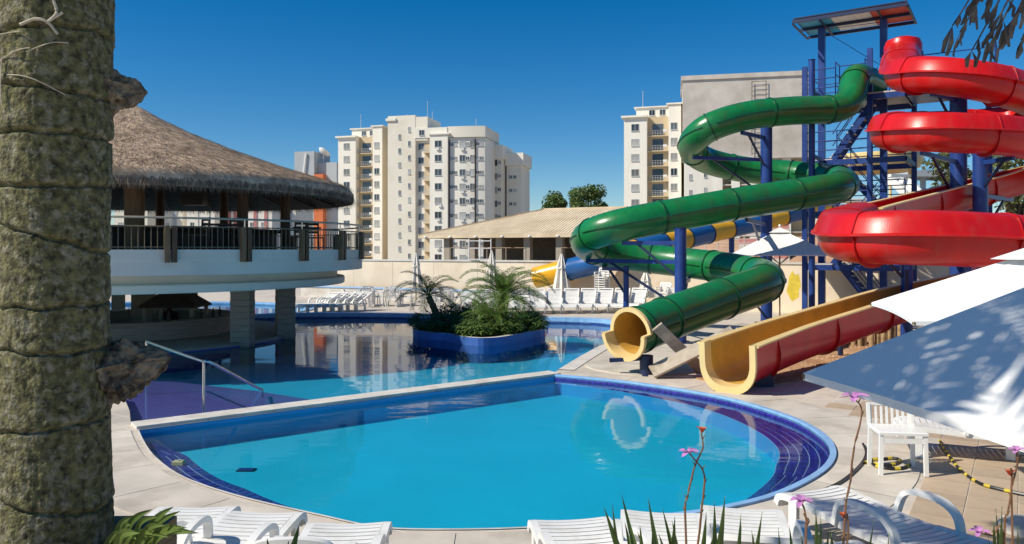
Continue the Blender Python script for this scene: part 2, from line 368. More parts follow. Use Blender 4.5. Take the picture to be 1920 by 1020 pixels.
third = catmull([Vector((-21,36.5,0)), Vector((-15,37.6,0)), Vector((-10.6,36.2,0)), Vector((-9.0,33.6,0)), Vector((-9.6,31.2,0)), Vector((-11.6,29.9,0)), Vector((-15,29.7,0)), Vector((-21,30.3,0)), Vector((-25,33,0))], 6, closed=True)
nearH = [p for p in near]
near_loop = nearH + [divB - divn*0.0, divA - divn*0.0]
near_loop = nearH                                  # closes along the divider's near face
zone = [Vector((-40,-12,0)), Vector((40,-12,0)), Vector((40,24,0)), Vector((13.4,37,0)), Vector((-9.5,53,0)), Vector((-40,53,0))]
big = 3500
g = MB().poly([Vector((-big,-big,0)), Vector((big,-big,0)), Vector((big,big,0)), Vector((-big,big,0))], [zone])
tag(g.build('ground', m_ground), kind='structure')
deck = tag(MB().poly(zone, [near_loop, far, third]).build('pool_deck', m_deck), kind='structure')
# near basin
FZ = -0.38
b1 = tag(MB().poly(near_loop, z=FZ).build('pool_basin', m_pfloor), kind='structure')
MB().wall(near_loop, FZ, -0.005).build('basin_wall', m_pwall, b1)
def inward(pts, dist): return offset(pts, [-x for x in dist] if isinstance(dist, list) else -dist, closed=False)
# underwater tiled benches on the right and on the left
def taper(i, a, b, c, d, wd):
    if i < a or i > d: return 0.0
    if i < b: return wd*(i-a)/(b-a)
    if i > c: return wd*(d-i)/(d-c)
    return wd
n = len(near)
IW = []
for i in range(n):
    q = i/6.0
    IW.append(max(taper(q, 0.2, 4.2, 6.6, 10.2, 0.62), taper(q, 12.6, 15.5, 17.4, 19.0, 0.46), 0.0))
inner = inward(near, IW)
BZ = -0.135
def bench(i0, i1, label):
    A = [Vector((p.x,p.y,BZ)) for p in near[i0:i1]]; B = [Vector((p.x,p.y,BZ)) for p in inner[i0:i1]]
    o = MB().strip(B, A).build('bench', m_igrout, b1)
    MB().strip([Vector((p.x,p.y,FZ)) for p in inner[i0:i1]], B).build('bench_riser', m_pwall, b1)
    # tiles
    T = []
    L = [0.0]
    for k in range(i0, i1-1): L.append(L[-1] + (near[k+1]-near[k]).length)
    def at(s, side):
        k = 0
        while k < len(L)-2 and L[k+1] < s: k += 1
        t = min(1, max(0, (s-L[k])/(L[k+1]-L[k]))); S = near if side else inner
        return S[i0+k].lerp(S[i0+k+1], t)
    pitch = 0.125; s = 0.0
    while s < L[-1]-pitch:
        a0, b0, a1, b1_ = at(s+0.009, 1), at(s+0.009, 0), at(s+pitch-0.009, 1), at(s+pitch-0.009, 0)
        wid = (a0-b0).length; r = int(round(wid/pitch)); ap_ = wid/max(r,1)
        for k in range(r):
            t0, t1 = (k*ap_+0.009)/wid, ((k+1)*ap_-0.009)/wid
            T.append([a0.lerp(b0, t0), a1.lerp(b1_, t0), a1.lerp(b1_, t1), a0.lerp(b0, t1)])
        s += pitch
    return T
allT = bench(0, 63, 'r') + bench(74, n-2, 'l')
allT.sort(key=lambda t: -abs((t[0]-t[1]).length)/max(1e-3, (t[0].y)))
rest = MB()
def tilemesh(q, mb, zz):
    z0, z1 = zz, zz+0.008; k = len(mb.v)
    mb.v += [(p.x,p.y,z0) for p in q] + [(p.x,p.y,z1) for p in q]
    mb.f += [(k+4,k+7,k+6,k+5)[::-1]] + [(k+i,k+(i+1)%4,k+4+(i+1)%4,k+4+i) for i in range(4)]
for i, q in enumerate(allT):
    if i < 300:
        mb = MB(); tilemesh(q, mb, BZ); mb.build('bench_tile', m_indigo, b1)
    else: tilemesh(q, rest, BZ)
if rest.v: tag(rest.build('bench_tiles_small', m_indigo, b1), kind='stuff')
# waterline tile band on the far curved wall
tb = MB()
band = resample([p for p in near[0:66]], 0.13)
for a, b in zip(band, band[1:]):
    t = (b-a).normalized(); nn = Vector((t.y, -t.x, 0)); ins = nn*0.012 if True else nn
    for r in range(3):
        z1 = -0.03 - r*0.125; z0 = z1 - 0.113
        p, q = a + t*0.006 + ins, b - t*0.006 + ins
        tb.quad((p.x,p.y,z0),(q.x,q.y,z0),(q.x,q.y,z1),(p.x,p.y,z1))
tag(tb.build('waterline_tiles', m_indigo, b1), kind='stuff')
MB().poly(near_loop, z=WZ).build('water', m_water1)
tag(bpy.data.objects['water'], kind='structure')
# light blue rim and concrete apron
rimo = offset(near, 0.075, closed=False)
rz = lambda P, z: [Vector((p.x,p.y,z)) for p in P]
rim = MB().strip(rz(rimo[:62],0.03), rz(near[:62],0.03)).strip(rz(near[:62],0.03), rz(near[:62],-0.05)).strip(rz(rimo[:62],0.0), rz(rimo[:62],0.03)).build('pool_rim', m_rim); tag(rim, kind='structure')
rimo2 = offset(near, 0.03, closed=False)
rim2 = MB().strip(rz(rimo2[62:],0.012), rz(near[62:],0.012)).build('pool_edge', m_coping); tag(rim2, kind='structure')
ap_out = offset(near, [min(1.0, 0.35+0.03*i) if i < 60 else 0.95 for i in range(n)], closed=False)
# the apron is laid as separate slabs with narrow joints
apr = tag(MB().strip(rz(ap_out,0.004), rz(offset(near,0.1,closed=False),0.004)).build('pool_apron', m_grout), kind='structure')
k = 0
while k < n-1:
    e = min(k+5, n-1)
    A = ap_out[k:e+1]; B = offset(near, 0.105, closed=False)[k:e+1]
    A = rz(A, 0.012); B = rz(B, 0.012)
    if len(A) > 1:
        A[0] = A[0].lerp(A[1], 0.05); B[0] = B[0].lerp(B[1], 0.05)
        MB().strip(A, B).strip(rz(A, 0.0), A).build('slab', m_apron, apr)
    k = e
# peninsula at the slide, raised a little, with its round joint
pen = [W(1040,699)+Vector((0.1,0,0))]
disc_c = Vector((3.6, 17.2, 0))
ring = [Vector((disc_c.x + 1.95*math.cos(a), disc_c.y + 1.5*math.sin(a), 0.0)) for a in [2*math.pi*i/48 for i in range(48)]]
pd = MB().poly(ring, z=0.03).wall(ring, 0.0, 0.03).build('splash_pad', m_apron); tag(pd, kind='structure')
# divider wall with coping blocks
dv = thing('dividing_wall', 'low straight wall with pale coping between the near and the far pool', 'wall', (divA+divB)/2)
def loc(v, o): return Vector(v) - Vector(o.location)
dT = (divB-divA).normalized()
c0 = (divA+divB)/2
MB().obox((0,0,-0.46), dT*(divB-divA).length/2, divn*0.15, Vector((0,0,0.44))).build('wall_body', m_pwall, dv)
nb = 16; Lb = (divB-divA).length/nb
for i in range(nb):
    c = dT*((i+0.5)*Lb - nb*Lb/2)
    MB().obox(c + Vector((0,0,0.012)), dT*(Lb/2-0.004), divn*0.2, Vector((0,0,0.032+0.001*(i%2)))).build('coping_block', m_coping, dv)
# far basin
b2 = tag(MB().poly(far, z=-0.55).build('far_pool_basin', m_fpool), kind='structure')
MB().wall(far, -0.55, -0.004).build('basin_wall', m_navy, b2)
tag(MB().poly(far, z=WZ).build('far_water', m_water2), kind='structure')
fr_out = offset(far, 0.32)
fi0 = 9
test = offset(far, 0.3)
cen = Vector((-6,22,0))
sgn = 1 if (test[20]-cen).length > (far[20]-cen).length else -1
fr_out = offset(far, 0.35*sgn)
edge = range(9, len(far)-1)
E = [far[i] for i in edge]; EO = [fr_out[i] for i in edge]
kc_ = min(i for i in range(len(E)) if E[i].x > 0 and E[i].y < 23)
E2, EO2 = E[kc_:], EO[kc_:]; E, EO = E[:kc_+1], EO[:kc_+1]; edge = list(edge)[:kc_+1]
rim3 = MB().strip(rz(E,0.14), rz(EO,0.14)).strip(rz(E,-0.12), rz(E,0.14)).strip(rz(EO,0.14), rz(EO,0.0)).build('far_pool_rim', m_rim)
tag(MB().strip(rz(E2,0.014), rz(EO2,0.014)).strip(rz(E2,-0.12), rz(E2,0.014)).strip(rz(EO2,0.014), rz(EO2,0.0)).build('far_pool_coping', m_coping), kind='structure'); tag(rim3, kind='structure')
En = [p + (far[i]-fr_out[i]).normalized()*0.006 for i, p in zip(edge, E)]
MB().strip(rz(En,-0.12), rz(En,-0.045)).build('waterline_band', m_navy, rim3)
# third pool behind the bar
b3 = tag(MB().poly(third, z=-0.75).build('back_pool_basin', m_fpool), kind='structure')
MB().wall(third, -0.75, 0.0).build('basin_wall', m_pwall, b3)
tag(MB().poly(third, z=-0.06).build('back_water', m_water2), kind='structure')
to = offset(third, 0.4)
if (to[0]-Vector((-15,33,0))).length < (third[0]-Vector((-15,33,0))).length: to = offset(third, -0.4)
tag(MB().strip(rz(third+third[:1],0.06), rz(to+to[:1],0.06)).strip(rz(to+to[:1],0.06), rz(to+to[:1],0.0)).strip(rz(third+third[:1],-0.1), rz(third+third[:1],0.06)).build('back_pool_rim', m_rim), kind='structure')
# purple tiled terrace under shallow water by the left edge
tp = [divB + divn*0.19 + dT*-0.02, W(600,752,-0.2), W(480,733,-0.2), W(330,716,-0.2), W(225,712,-0.2), W(228,736), W(243,771)]
tp[0] = Vector((far[1].x+0.03, far[1].y+0.02, 0))
ter = tag(MB().poly(tp, z=-0.2).wall(tp, -0.84, -0.2).build('tiled_terrace', m_purple), kind='structure')
# floor tiles of the deck on the right, laid on the place's grid
gx = Vector((math.cos(GRID), math.sin(GRID), 0)); gy = Vector((-gx.y, gx.x, 0))
tm = MB().bevbox(-0.2195,0.2195,-0.2195,0.2195,0,0.006,0.002).mesh('deck_tile', m_tile)
def inside(p, loop):
    c = False; j = len(loop)-1
    for i in range(len(loop)):
        a, b = loop[i], loop[j]
        if (a.y > p.y) != (b.y > p.y) and p.x < (b.x-a.x)*(p.y-a.y)/(b.y-a.y)+a.x: c = not c
        j = i
    return c
ap_loop = ap_out
cnt = 0
cand = []
for i in range(-40, 60):
    for j in range(-40, 60):
        p = gx*(i*0.45+0.2) + gy*(j*0.45+0.2)
        if p.y < 5.6 or p.y > 13 or p.x < 1.2 or p.x > p.y*0.68+0.4: continue
        if any(inside(p + gx*a*0.24 + gy*b*0.24, ap_loop) for a in (-1,1) for b in (-1,1)): continue
        cand.append(p)
cand.sort(key=lambda p: p.y)
for p in cand[:300]:
    obj('deck_tile', tm, deck, (p.x, p.y, 0.001+random.random()*0.0015), GRID)
# orange soil and gravel beside the slide's run-out
soil = catmull([W(1300,706),W(1400,738-14),W(1500,716),W(1600,690),W(1690,664),W(1790,640),W(1800,610),W(1650,604),W(1500,640),W(1360,668)], 6, closed=True)
soil = [Vector((p.x, p.y, 0)) for p in soil]
tag(MB().poly(soil, z=0.022).wall(soil, 0, 0.022).build('soil_bed', m_soil), kind='structure')
gv = MB()
for i in range(2600):
    while True:
        p = Vector((random.uniform(2.5,13), random.uniform(14.5,27), 0))
        if inside(p, soil): break
    s = random.uniform(0.012,0.035) * (1.6 if random.random() < 0.06 else 1)
    k = len(gv.v); a = random.random()*6
    for q in range(4): gv.v.append((p.x+math.cos(a+q*1.57)*s*random.uniform(.7,1.2), p.y+math.sin(a+q*1.57)*s*random.uniform(.7,1.2), 0.02))
    gv.v.append((p.x, p.y, 0.022+s*0.8)); gv.f += [(k,k+1,k+4),(k+1,k+2,k+4),(k+2,k+3,k+4),(k+3,k,k+4)]
tag(gv.build('gravel', m_gravel), label='loose orange gravel on the soil beside the open slide', kind='stuff')

# floor drain and inlet fitting of the near pool
q = W(462,882,FZ); o = thing('floor_drain','dark grating on the pale pool floor near its left end','drain',(q.x,q.y,FZ)); MB().box(-0.12,0.12,-0.07,0.07,0.002,0.012).build('frame', m_black, o)
for k in range(5): MB().box(-0.1,0.1,-0.058+k*0.026,-0.046+k*0.026,0.012,0.018).build('bar', m_navy, o)
q = W(335,872,BZ); o = thing('pool_fitting','small cream fitting on the tiled ledge at the left of the pool','fitting',(q.x,q.y,BZ+0.008)); MB().bevbox(-0.07,0.07,-0.05,0.05,0,0.05,0.01).build('body', m_gel, o); MB().cyl((0,0,0.05),(0,0,0.058),0.025,n=12).build('nozzle', m_coping, o)
# ------------------------------------------------------------------ swim-up bar with thatched upper terrace
BC = Vector((-11.6, 23.7, 0))
bar = thing('swim_up_bar', 'round two-storey pool bar with thatched cone roof and white terrace slab', 'bar', BC)
N96 = 96
# slab and fascia rings
MB().lathe([(4.0,2.5),(6.9,2.5),(6.9,2.36),(6.88,2.34),(6.88,2.0),(6.1,1.98)], N96).build('terrace_slab', m_fascia, bar, 30)
MB().lathe([(6.1,1.98),(6.1,1.78),(6.3,1.77),(6.33,1.74),(6.33,1.58),(6.3,1.55),(5.9,1.54),(0.0,1.56)], N96).build('soffit_ring', m_fascia, bar, 30)
MB().lathe([(6.905,2.5),(6.905,2.6),(6.75,2.6),(6.75,2.5)], N96).build('kerb', m_fascia, bar, 30)
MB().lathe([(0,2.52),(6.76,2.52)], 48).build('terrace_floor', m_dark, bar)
# columns through both storeys
def polar(r, a, z=0): return Vector((r*math.cos(a), r*math.sin(a), z))
for px, dep in ((455,21.5),(535,23.4)):
    p = Vector(((px-CX)/F*dep, dep, 0)) - BC
    a = math.atan2(p.y, p.x)
    cs = 0.26
    for k in range(14):                            # stacked stone courses
        z0 = -0.85 + k*0.172
        d = 0.006*(k%2)
        MB().obox((p.x,p.y,z0+0.082), Vector((math.cos(a+0.5),math.sin(a+0.5),0))*(cs+d), Vector((-math.sin(a+0.5),math.cos(a+0.5),0))*(cs*0.93+d), (0,0,0.0825)).build('stone_course', m_colm, bar)
    MB().cyl((p.x,p.y,2.5),(p.x,p.y,4.7),0.15,n=12).build('roof_column', m_wood, bar, 30)
for px, dep, hw in ((270,25.4,0.32),(358,27.2,0.17),(160,21,0.28),(222,28,0.2)):
    p = Vector(((px-CX)/F*dep, dep, 0)) - BC
    MB().obox((p.x,p.y,0.35), (hw,0.1,0), (-0.1,hw,0), (0,0,1.2)).build('inner_column', m_colm, bar)
for px, dep in ((252,19.8),(60,24),(300,28.3),(420,27.8)):
    p = Vector(((px-CX)/F*dep, dep, 0)) - BC
    MB().cyl((p.x,p.y,2.5),(p.x,p.y,4.9),0.24 if px == 252 else 0.15,n=12).build('roof_column', m_woodl if px == 252 else m_wood, bar, 30)
# island base and sunken bar counter
MB().lathe([(2.4,0.06),(4.72,0.06),(4.8,0.04),(4.8,-0.04)], 64).build('island_top', m_colm, bar, 30)
MB().lathe([(4.8,-0.04),(4.78,-0.85)], 64).build('island_wall', m_navy, bar, 30)
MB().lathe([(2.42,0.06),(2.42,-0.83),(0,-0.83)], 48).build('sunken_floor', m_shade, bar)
MB().lathe([(2.45,0.06),(2.45,0.52),(2.4,0.53),(2.4,0.58),(2.98,0.58),(3.0,0.55),(2.98,0.52),(2.85,0.51),(2.85,0.07)], 64).build('counter', m_colm, bar, 30)
# hip roofed back-bar canopy
kc = Vector(((330-CX)/F*24.0, 24.0, 0)) - BC
kn = thing('bar_canopy', 'small dark hip canopy over the serving counter inside the pool bar', 'canopy', BC+kc+Vector((0,0,-0.83)))
e, t = 0.85, 0.4
cm = MB()
eav = [Vector((-e,-e*0.8,1.72)),Vector((e,-e*0.8,1.72)),Vector((e,e*0.8,1.72)),Vector((-e,e*0.8,1.72))]
tp_ = [Vector((-t,-t*0.6,2.1)),Vector((t,-t*0.6,2.1)),Vector((t,t*0.6,2.1)),Vector((-t,t*0.6,2.1))]
for k in range(4): q = (k+1)%4; cm.quad(eav[k],eav[q],tp_[q],tp_[k])
cm.quad(*tp_); cm.quad(*[v-Vector((0,0,0.06)) for v in eav][::-1])
for k in range(4): q = (k+1)%4; cm.quad(eav[k]-Vector((0,0,0.06)),eav[q]-Vector((0,0,0.06)),eav[q],eav[k])
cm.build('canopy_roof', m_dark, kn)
for sx in (-1,1):
    for sy in (-1,1): MB().box(sx*0.72-0.05,sx*0.72+0.05,sy*0.55-0.05,sy*0.55+0.05,0,1.68).build('post', m_pill, kn)
MB().box(-0.6,0.6,0.1,0.5,0,0.95).build('cabinet', m_dark, kn)
# a few bottles and stacked glasses on the counter: each a thing
for i, an in enumerate((-0.9,-0.78,-0.4,-0.2,-0.05)):
    p = BC + polar(2.7, an, 0.58)
    o = MB().lathe([(0,0),(0.05,0),(0.05,0.16),(0.018,0.22),(0.018,0.29),(0,0.29)], 10, ).build('bottle', m_dark, None, 30)
    o.location = p; tag(o, ORD[i]+' dark bottle from the left on the round bar counter', 'bottle', 'bottles on the bar counter')
# bartender
def skin_person(name, label, cat, base, joints, edges, rads, m):
    me = bpy.data.meshes.new('body'); me.from_pydata(joints, edges, []); me.update(); me.materials.append(m)
    o = bpy.data.objects.new('body', me); COL.objects.link(o)
    md = o.modifiers.new('skin', 'SKIN'); 
    if not me.skin_vertices: 
        bpy.context.view_layer.objects.active = o
    for i, r in enumerate(rads):
        me.skin_vertices[0].data[i].radius = (r, r*0.85)
    me.skin_vertices[0].data[0].use_root = True
    sb = o.modifiers.new('sub', 'SUBSURF'); sb.levels = 2; sb.render_levels = 2
    return o
J = [(0,0,0.92),(0,0,1.12),(0,0.0,1.34),(0,0,1.46),(0,-0.01,1.53),(0,-0.02,1.63),
     (-0.19,0,1.36),(-0.24,-0.06,1.12),(-0.2,-0.26,1.0),(-0.18,-0.36,1.0),(0.19,0,1.36),(0.25,-0.05,1.12),(0.2,-0.25,1.02),(0.17,-0.35,1.01),
     (-0.09,0,0.84),(-0.1,0,0.47),(-0.1,0.02,0.07),(-0.1,-0.12,0.04),(0.09,0,0.84),(0.1,0,0.47),(0.1,0.02,0.07),(0.1,-0.12,0.04)]
E_ = [(0,1),(1,2),(2,3),(3,4),(4,5),(2,6),(6,7),(7,8),(8,9),(2,10),(10,11),(11,12),(12,13),(0,14),(14,15),(15,16),(16,17),(0,18),(18,19),(19,20),(20,21)]
RD = [0.15,0.13,0.16,0.06,0.085,0.09,0.07,0.05,0.04,0.035,0.07,0.05,0.04,0.035,0.085,0.06,0.045,0.035,0.085,0.06,0.045,0.035]
pp = D(318, 590, 25.0); pp.z = -0.83
per = thing('person', 'person in dark shirt standing behind the counter inside the pool bar', 'person', pp, R(20))
try:
    bo = skin_person('body', '', '', pp, J, E_, RD, m_shirt); bo.parent = per
    hd = MB(); hd.lathe([(0,-0.12),(0.05,-0.11),(0.075,-0.04),(0.085,0.03),(0.07,0.09),(0.04,0.12),(0,0.13)], 14, (0,-0.02,1.64)).build('head', m_skin, per, 60)
    MB().lathe([(0.088,0.01),(0.092,0.05),(0.075,0.105),(0.04,0.135),(0,0.14)], 14, (0,-0.012,1.645)).build('hair', m_black, per, 60)
except Exception as ex: print('person', ex)
# railing of the terrace: bays between double timber posts
RR = 6.82
post_px = [(320,None),(460,None),(568,None),(640,None),(677,None)]
def ang_for(px, r):                                # near angle on a circle of radius r seen at column px
    th = math.atan2(px-CX, F); dx, dy = math.sin(th), math.cos(th)
    b = dx*(-BC.x)+dy*(-BC.y); c = BC.x**2+BC.y**2-r*r; disc = b*b-c
    s = -b-math.sqrt(max(disc,0)); return math.atan2(dy*s-BC.y, dx*s-BC.x)
angs = [ang_for(px, 6.93) for px in (170,320,460,568,640,676)]
step = angs[1]-angs[0]
full = [angs[0]-step*1.0] + angs
a = angs[-1]
while a + 0.36 < full[0] + 2*math.pi - 0.2:
    a += 0.36; full.append(a)
for a in full:
    p = polar(6.97, a); tg = Vector((-math.sin(a), math.cos(a), 0)); rd = Vector((math.cos(a), math.sin(a), 0))
    for sgn_ in (-1,1):
        MB().obox(p + tg*0.075*sgn_ + Vector((0,0,2.72)), tg*0.055, rd*0.055, (0,0,0.42)).build('rail_post', m_woodl if sgn_ < 0 else m_wood, bar)
balu = MB().cyl((0,0,2.6),(0,0,3.12),0.009,n=6).mesh('baluster', m_rail)
for a0, a1 in zip(full, full[1:]+[full[0]+2*math.pi]):
    nseg = 6
    def arc(r, z): return [polar(r, a0+(a1-a0)*k/nseg, z) for k in range(nseg+1)]
    MB().tube(arc(6.88,3.14),0.018,6).build('mid_rail', m_rail, bar, True)
    MB().tube(arc(6.88,2.66),0.014,6).build('bottom_rail', m_rail, bar, True)
    MB().tube(arc(6.90,3.34),0.026,8).build('handrail', m_hrail, bar, True)
    vis = math.sin((a0+a1)/2 - math.atan2(-BC.y,-BC.x) + math.pi/2) > -0.05
    nbl = int((a1-a0)*6.88/0.125)
    for k in range(1, nbl):
        a = a0 + (a1-a0)*k/nbl; obj('baluster', balu, bar, polar(6.88, a))
    for k in (0,): 
        MB().cyl(polar(6.89,a0,3.1), polar(6.9,a0,3.33), 0.018, n=6).build('rail_stay', m_steel, bar, True)
# thatched roof
prof = [(0.0,7.06),(0.25,6.93),(0.7,6.66),(1.6,6.22),(3.0,5.66),(4.5,5.14),(5.6,4.80),(6.25,4.62),(6.5,4.52),(6.62,4.36),(6.6,4.1)]
roof = MB().lathe(prof, N96).build('thatch_roof', m_thatch, bar, 80)
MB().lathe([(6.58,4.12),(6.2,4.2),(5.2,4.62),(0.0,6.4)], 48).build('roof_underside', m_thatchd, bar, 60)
cumr = []
def prof_at(s):                                    # s 0..1 along the slope to the eave
    L = [0]; 
    for p, q in zip(prof[:9], prof[1:9]): L.append(L[-1]+math.hypot(q[0]-p[0], q[1]-p[1]))
    t = s*L[-1]; k = 0
    while k < len(L)-2 and L[k+1] < t: k += 1
    u = (t-L[k])/(L[k+1]-L[k]); p, q = prof[k], prof[k+1]
    return p[0]+(q[0]-p[0])*u, p[1]+(q[1]-p[1])*u, q[0]-p[0], q[1]-p[1]
st = MB()
rnd = random.Random(3)
for i in range(70000):
    s = math.sqrt(rnd.uniform(0.0004,1)); r, z, dr, dz = prof_at(s); l = math.hypot(dr,dz); dr/=l; dz/=l
    a = rnd.uniform(0, 2*math.pi)
    rd = Vector((math.cos(a), math.sin(a), 0)); tg = Vector((-rd.y, rd.x, 0)); dn = rd*dr + Vector((0,0,dz)); nn = rd*(-dz) + Vector((0,0,dr))
    dn = (dn + tg*rnd.gauss(0,0.28)).normalized()
    ln = rnd.uniform(0.12,0.38); wd = rnd.uniform(0.003,0.009)
    p0 = rd*r + Vector((0,0,z)) + nn*0.004; p1 = p0 + dn*ln + nn*rnd.uniform(0.008,0.055)
    sd = dn.cross(nn)*wd
    st.v += [tuple(p0-sd), tuple(p0+sd), tuple(p1)]; k = len(st.v)-3; st.f.append((k,k+1,k+2))
tag(st.build('thatch_straw', m_thatch, roof), kind='stuff')
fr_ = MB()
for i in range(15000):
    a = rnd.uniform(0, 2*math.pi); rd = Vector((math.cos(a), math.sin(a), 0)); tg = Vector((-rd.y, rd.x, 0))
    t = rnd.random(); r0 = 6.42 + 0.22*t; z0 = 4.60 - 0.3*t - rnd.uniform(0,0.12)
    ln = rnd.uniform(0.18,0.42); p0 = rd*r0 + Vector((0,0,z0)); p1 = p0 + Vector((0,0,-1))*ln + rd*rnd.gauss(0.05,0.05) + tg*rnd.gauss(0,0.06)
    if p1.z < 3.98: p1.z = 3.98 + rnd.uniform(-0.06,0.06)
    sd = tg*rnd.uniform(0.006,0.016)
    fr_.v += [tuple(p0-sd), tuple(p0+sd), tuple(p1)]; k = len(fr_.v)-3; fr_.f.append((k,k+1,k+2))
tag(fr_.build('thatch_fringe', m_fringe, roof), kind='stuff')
for k in range(24):
    a = 2*math.pi*k/24
    MB().bar(polar(0.4,a,6.15), polar(6.3,a,4.12), 0.07).build('rafter', m_dark, bar)
MB().lathe([(4.1,2.53),(4.1,3.2),(4.5,3.2),(4.5,3.14),(4.2,3.13),(4.2,2.53)], 48, a0=R(-200), a1=R(60)).build('terrace_dark_ring', m_dark, bar)  # added dark ring, stands for the dim interior behind the railing
# furniture up on the terrace, dark against the light
tabm = MB().lathe([(0,0.74),(0.42,0.74),(0.42,0.70),(0.05,0.69),(0.05,0.05),(0.26,0.03),(0.26,0),(0,0)], 16).mesh('terrace_table', m_dark, 30)
def chair_mesh(name, m):
    c = MB().box(-0.21,0.21,-0.21,0.21,0.42,0.46)
    for sx in (-1,1):
        c.box(sx*0.19-0.02,sx*0.19+0.02,-0.21,-0.17,0,0.42); c.bar((sx*0.19,0.19,0),(sx*0.19,0.25,0.9),0.04)
    for z in (0.6,0.72,0.84): c.bar((-0.19,0.21+z*0.04,z),(0.19,0.21+z*0.04,z),0.02,0.07)
    return c.mesh(name, m)
chm = chair_mesh('terrace_chair', m_wood)
spots = [(-2.1,'left of the middle'),(-1.35,'in the middle'),(-0.75,'right of the middle'),(-0.15,'towards the right end')]
for i, (a, wh) in enumerate(spots):
    p = BC + polar(5.6, a, 2.52)
    tag(obj('terrace_table', tabm, None, p), 'dark round table behind the terrace railing '+wh, 'table', 'tables on the bar terrace')
    for q, (dx, side) in enumerate(((-0.62,'left of'),(0.62,'right of'))):
        tg = Vector((-math.sin(a), math.cos(a), 0))
        tag(obj('terrace_chair', chm, None, p + tg*dx, a + (math.pi if q else 0)), 'dark slat-back chair '+side+' the terrace table '+wh, 'chair', 'chairs on the bar terrace')
tv = D(365, 372, 22.5)
tvo = thing('hanging_screen', 'dark box screen hanging under the thatched roof', 'screen', tv)
MB().box(-0.3,0.3,-0.2,0.2,-0.2,0.2).build('case', m_black, tvo); MB().cyl((0,0,0.2),(0,0,0.75),0.02,n=6).build('hanger', m_black, tvo)
# stainless steps handrail on the purple terrace
hr = W(382, 790, -0.2); hr2 = W(492, 745, -0.2)
h = thing('pool_handrail', 'stainless steel handrail sloping down over the purple tiled steps', 'handrail', hr)
q2 = hr2 - hr; b3_ = W(300,745,-0.2)-hr
top = [Vector((b3_.x-0.4, b3_.y+0.3, 1.02)), Vector((-0.12,0.05,1.0)), Vector((0.0,0,0.98)), Vector((0.12,0.1,0.92)), Vector((q2.x*0.9, q2.y*0.9, 0.22)), Vector((q2.x, q2.y, 0.16))]
MB().tube(catmull(top,4), 0.024, 8).build('top_rail', m_steel, h, True)
MB().cyl((0,0,0),(0,0,0.98),0.022,n=8).build('post', m_steel, h, True); MB().cyl((q2.x,q2.y,-0.05),(q2.x,q2.y,0.16),0.022,n=8).build('post', m_steel, h, True)
MB().cyl((top[0].x,top[0].y,0),top[0],0.022,n=8).build('post', m_steel, h, True)
# ------------------------------------------------------------------ water slides and tower
gpx = [(1640,158,29.2),(1622,148,28.5),(1605,146,27.9),(1600,164,27.4),(1594,188,27.0),(1565,204,26.7),(1480,208,26.3),(1400,217,26),(1335,237,25.8),(1302,262,26.4),(1300,283,27.6),(1328,302,28.6),(1390,317,29),(1470,325,28.6),(1540,331,27.6),(1580,341,25.9),(1572,351,24.5),(1520,360,23.7),(1400,379,23),(1280,400,22.6),(1165,422,22.4),(1110,440,23),(1100,457,24.2),(1130,473,25.4),(1200,483,25.6),(1290,493,24.8),(1370,504,23.4),(1424,516,21.8),(1437,526,20.4),(1418,538,19.4),(1360,558,18.4),(1280,587,17.3),(1200,617,16.3),(1168,629,15.92)]
GP = resample(catmull([D(*p) for p in gpx], 8), 0.13)
gs = thing('green_tube_slide', 'green enclosed spiral tube slide with cream mouth at the pool edge', 'water slide', (GP[-1].x, GP[-1].y, 0))
go = Vector(gs.location)
GF = frames_pt([p-go for p in GP])
RG = 0.48
def circ(r, a0=0, a1=2*math.pi, n=36, full=True): return [(r*math.cos(a0+(a1-a0)*i/n), r*math.sin(a0+(a1-a0)*i/n)) for i in range(n if full else n+1)]
def flange(f, outer, inner, hw):
    p,t,sd,u = f; P = lambda pr, q: [p+sd*a+u*b+t*q for a,b in pr+pr[:1]]
    return MB().strip(P(outer,hw),P(outer,-hw)).strip(P(outer,hw),P(inner,hw)).strip(P(outer,-hw),P(inner,-hw))
nsec = 17; last = 4                                 # samples per section, samples of the mouth piece
# re-level frames so that seams stay on the sides
GF2 = frames([p-go for p in GP])
body_end = len(GF)-last
k = 0
while k < body_end-1:
    e = min(k+nsec, body_end-1)
    if body_end-1-e < 6: e = body_end-1
    MB().sweep(GF[k:e+1], circ(RG), cap=False).build('tube_section', m_green, gs, 60)
    p, t, sd, u = GF[e]
    flange((p,t,sd,u), circ(RG+0.03), circ(RG-0.02), 0.022).build('joint_flange', m_greend, gs, 60)
    for sg in (-1,1):
        MB().sweep(GF2[k+1:e], [(sg*(RG-0.01),-0.012),(sg*(RG+0.03),-0.012),(sg*(RG+0.03),0.012),(sg*(RG-0.01),0.012)]).build('seam_flange', m_greend, gs)
    k = e
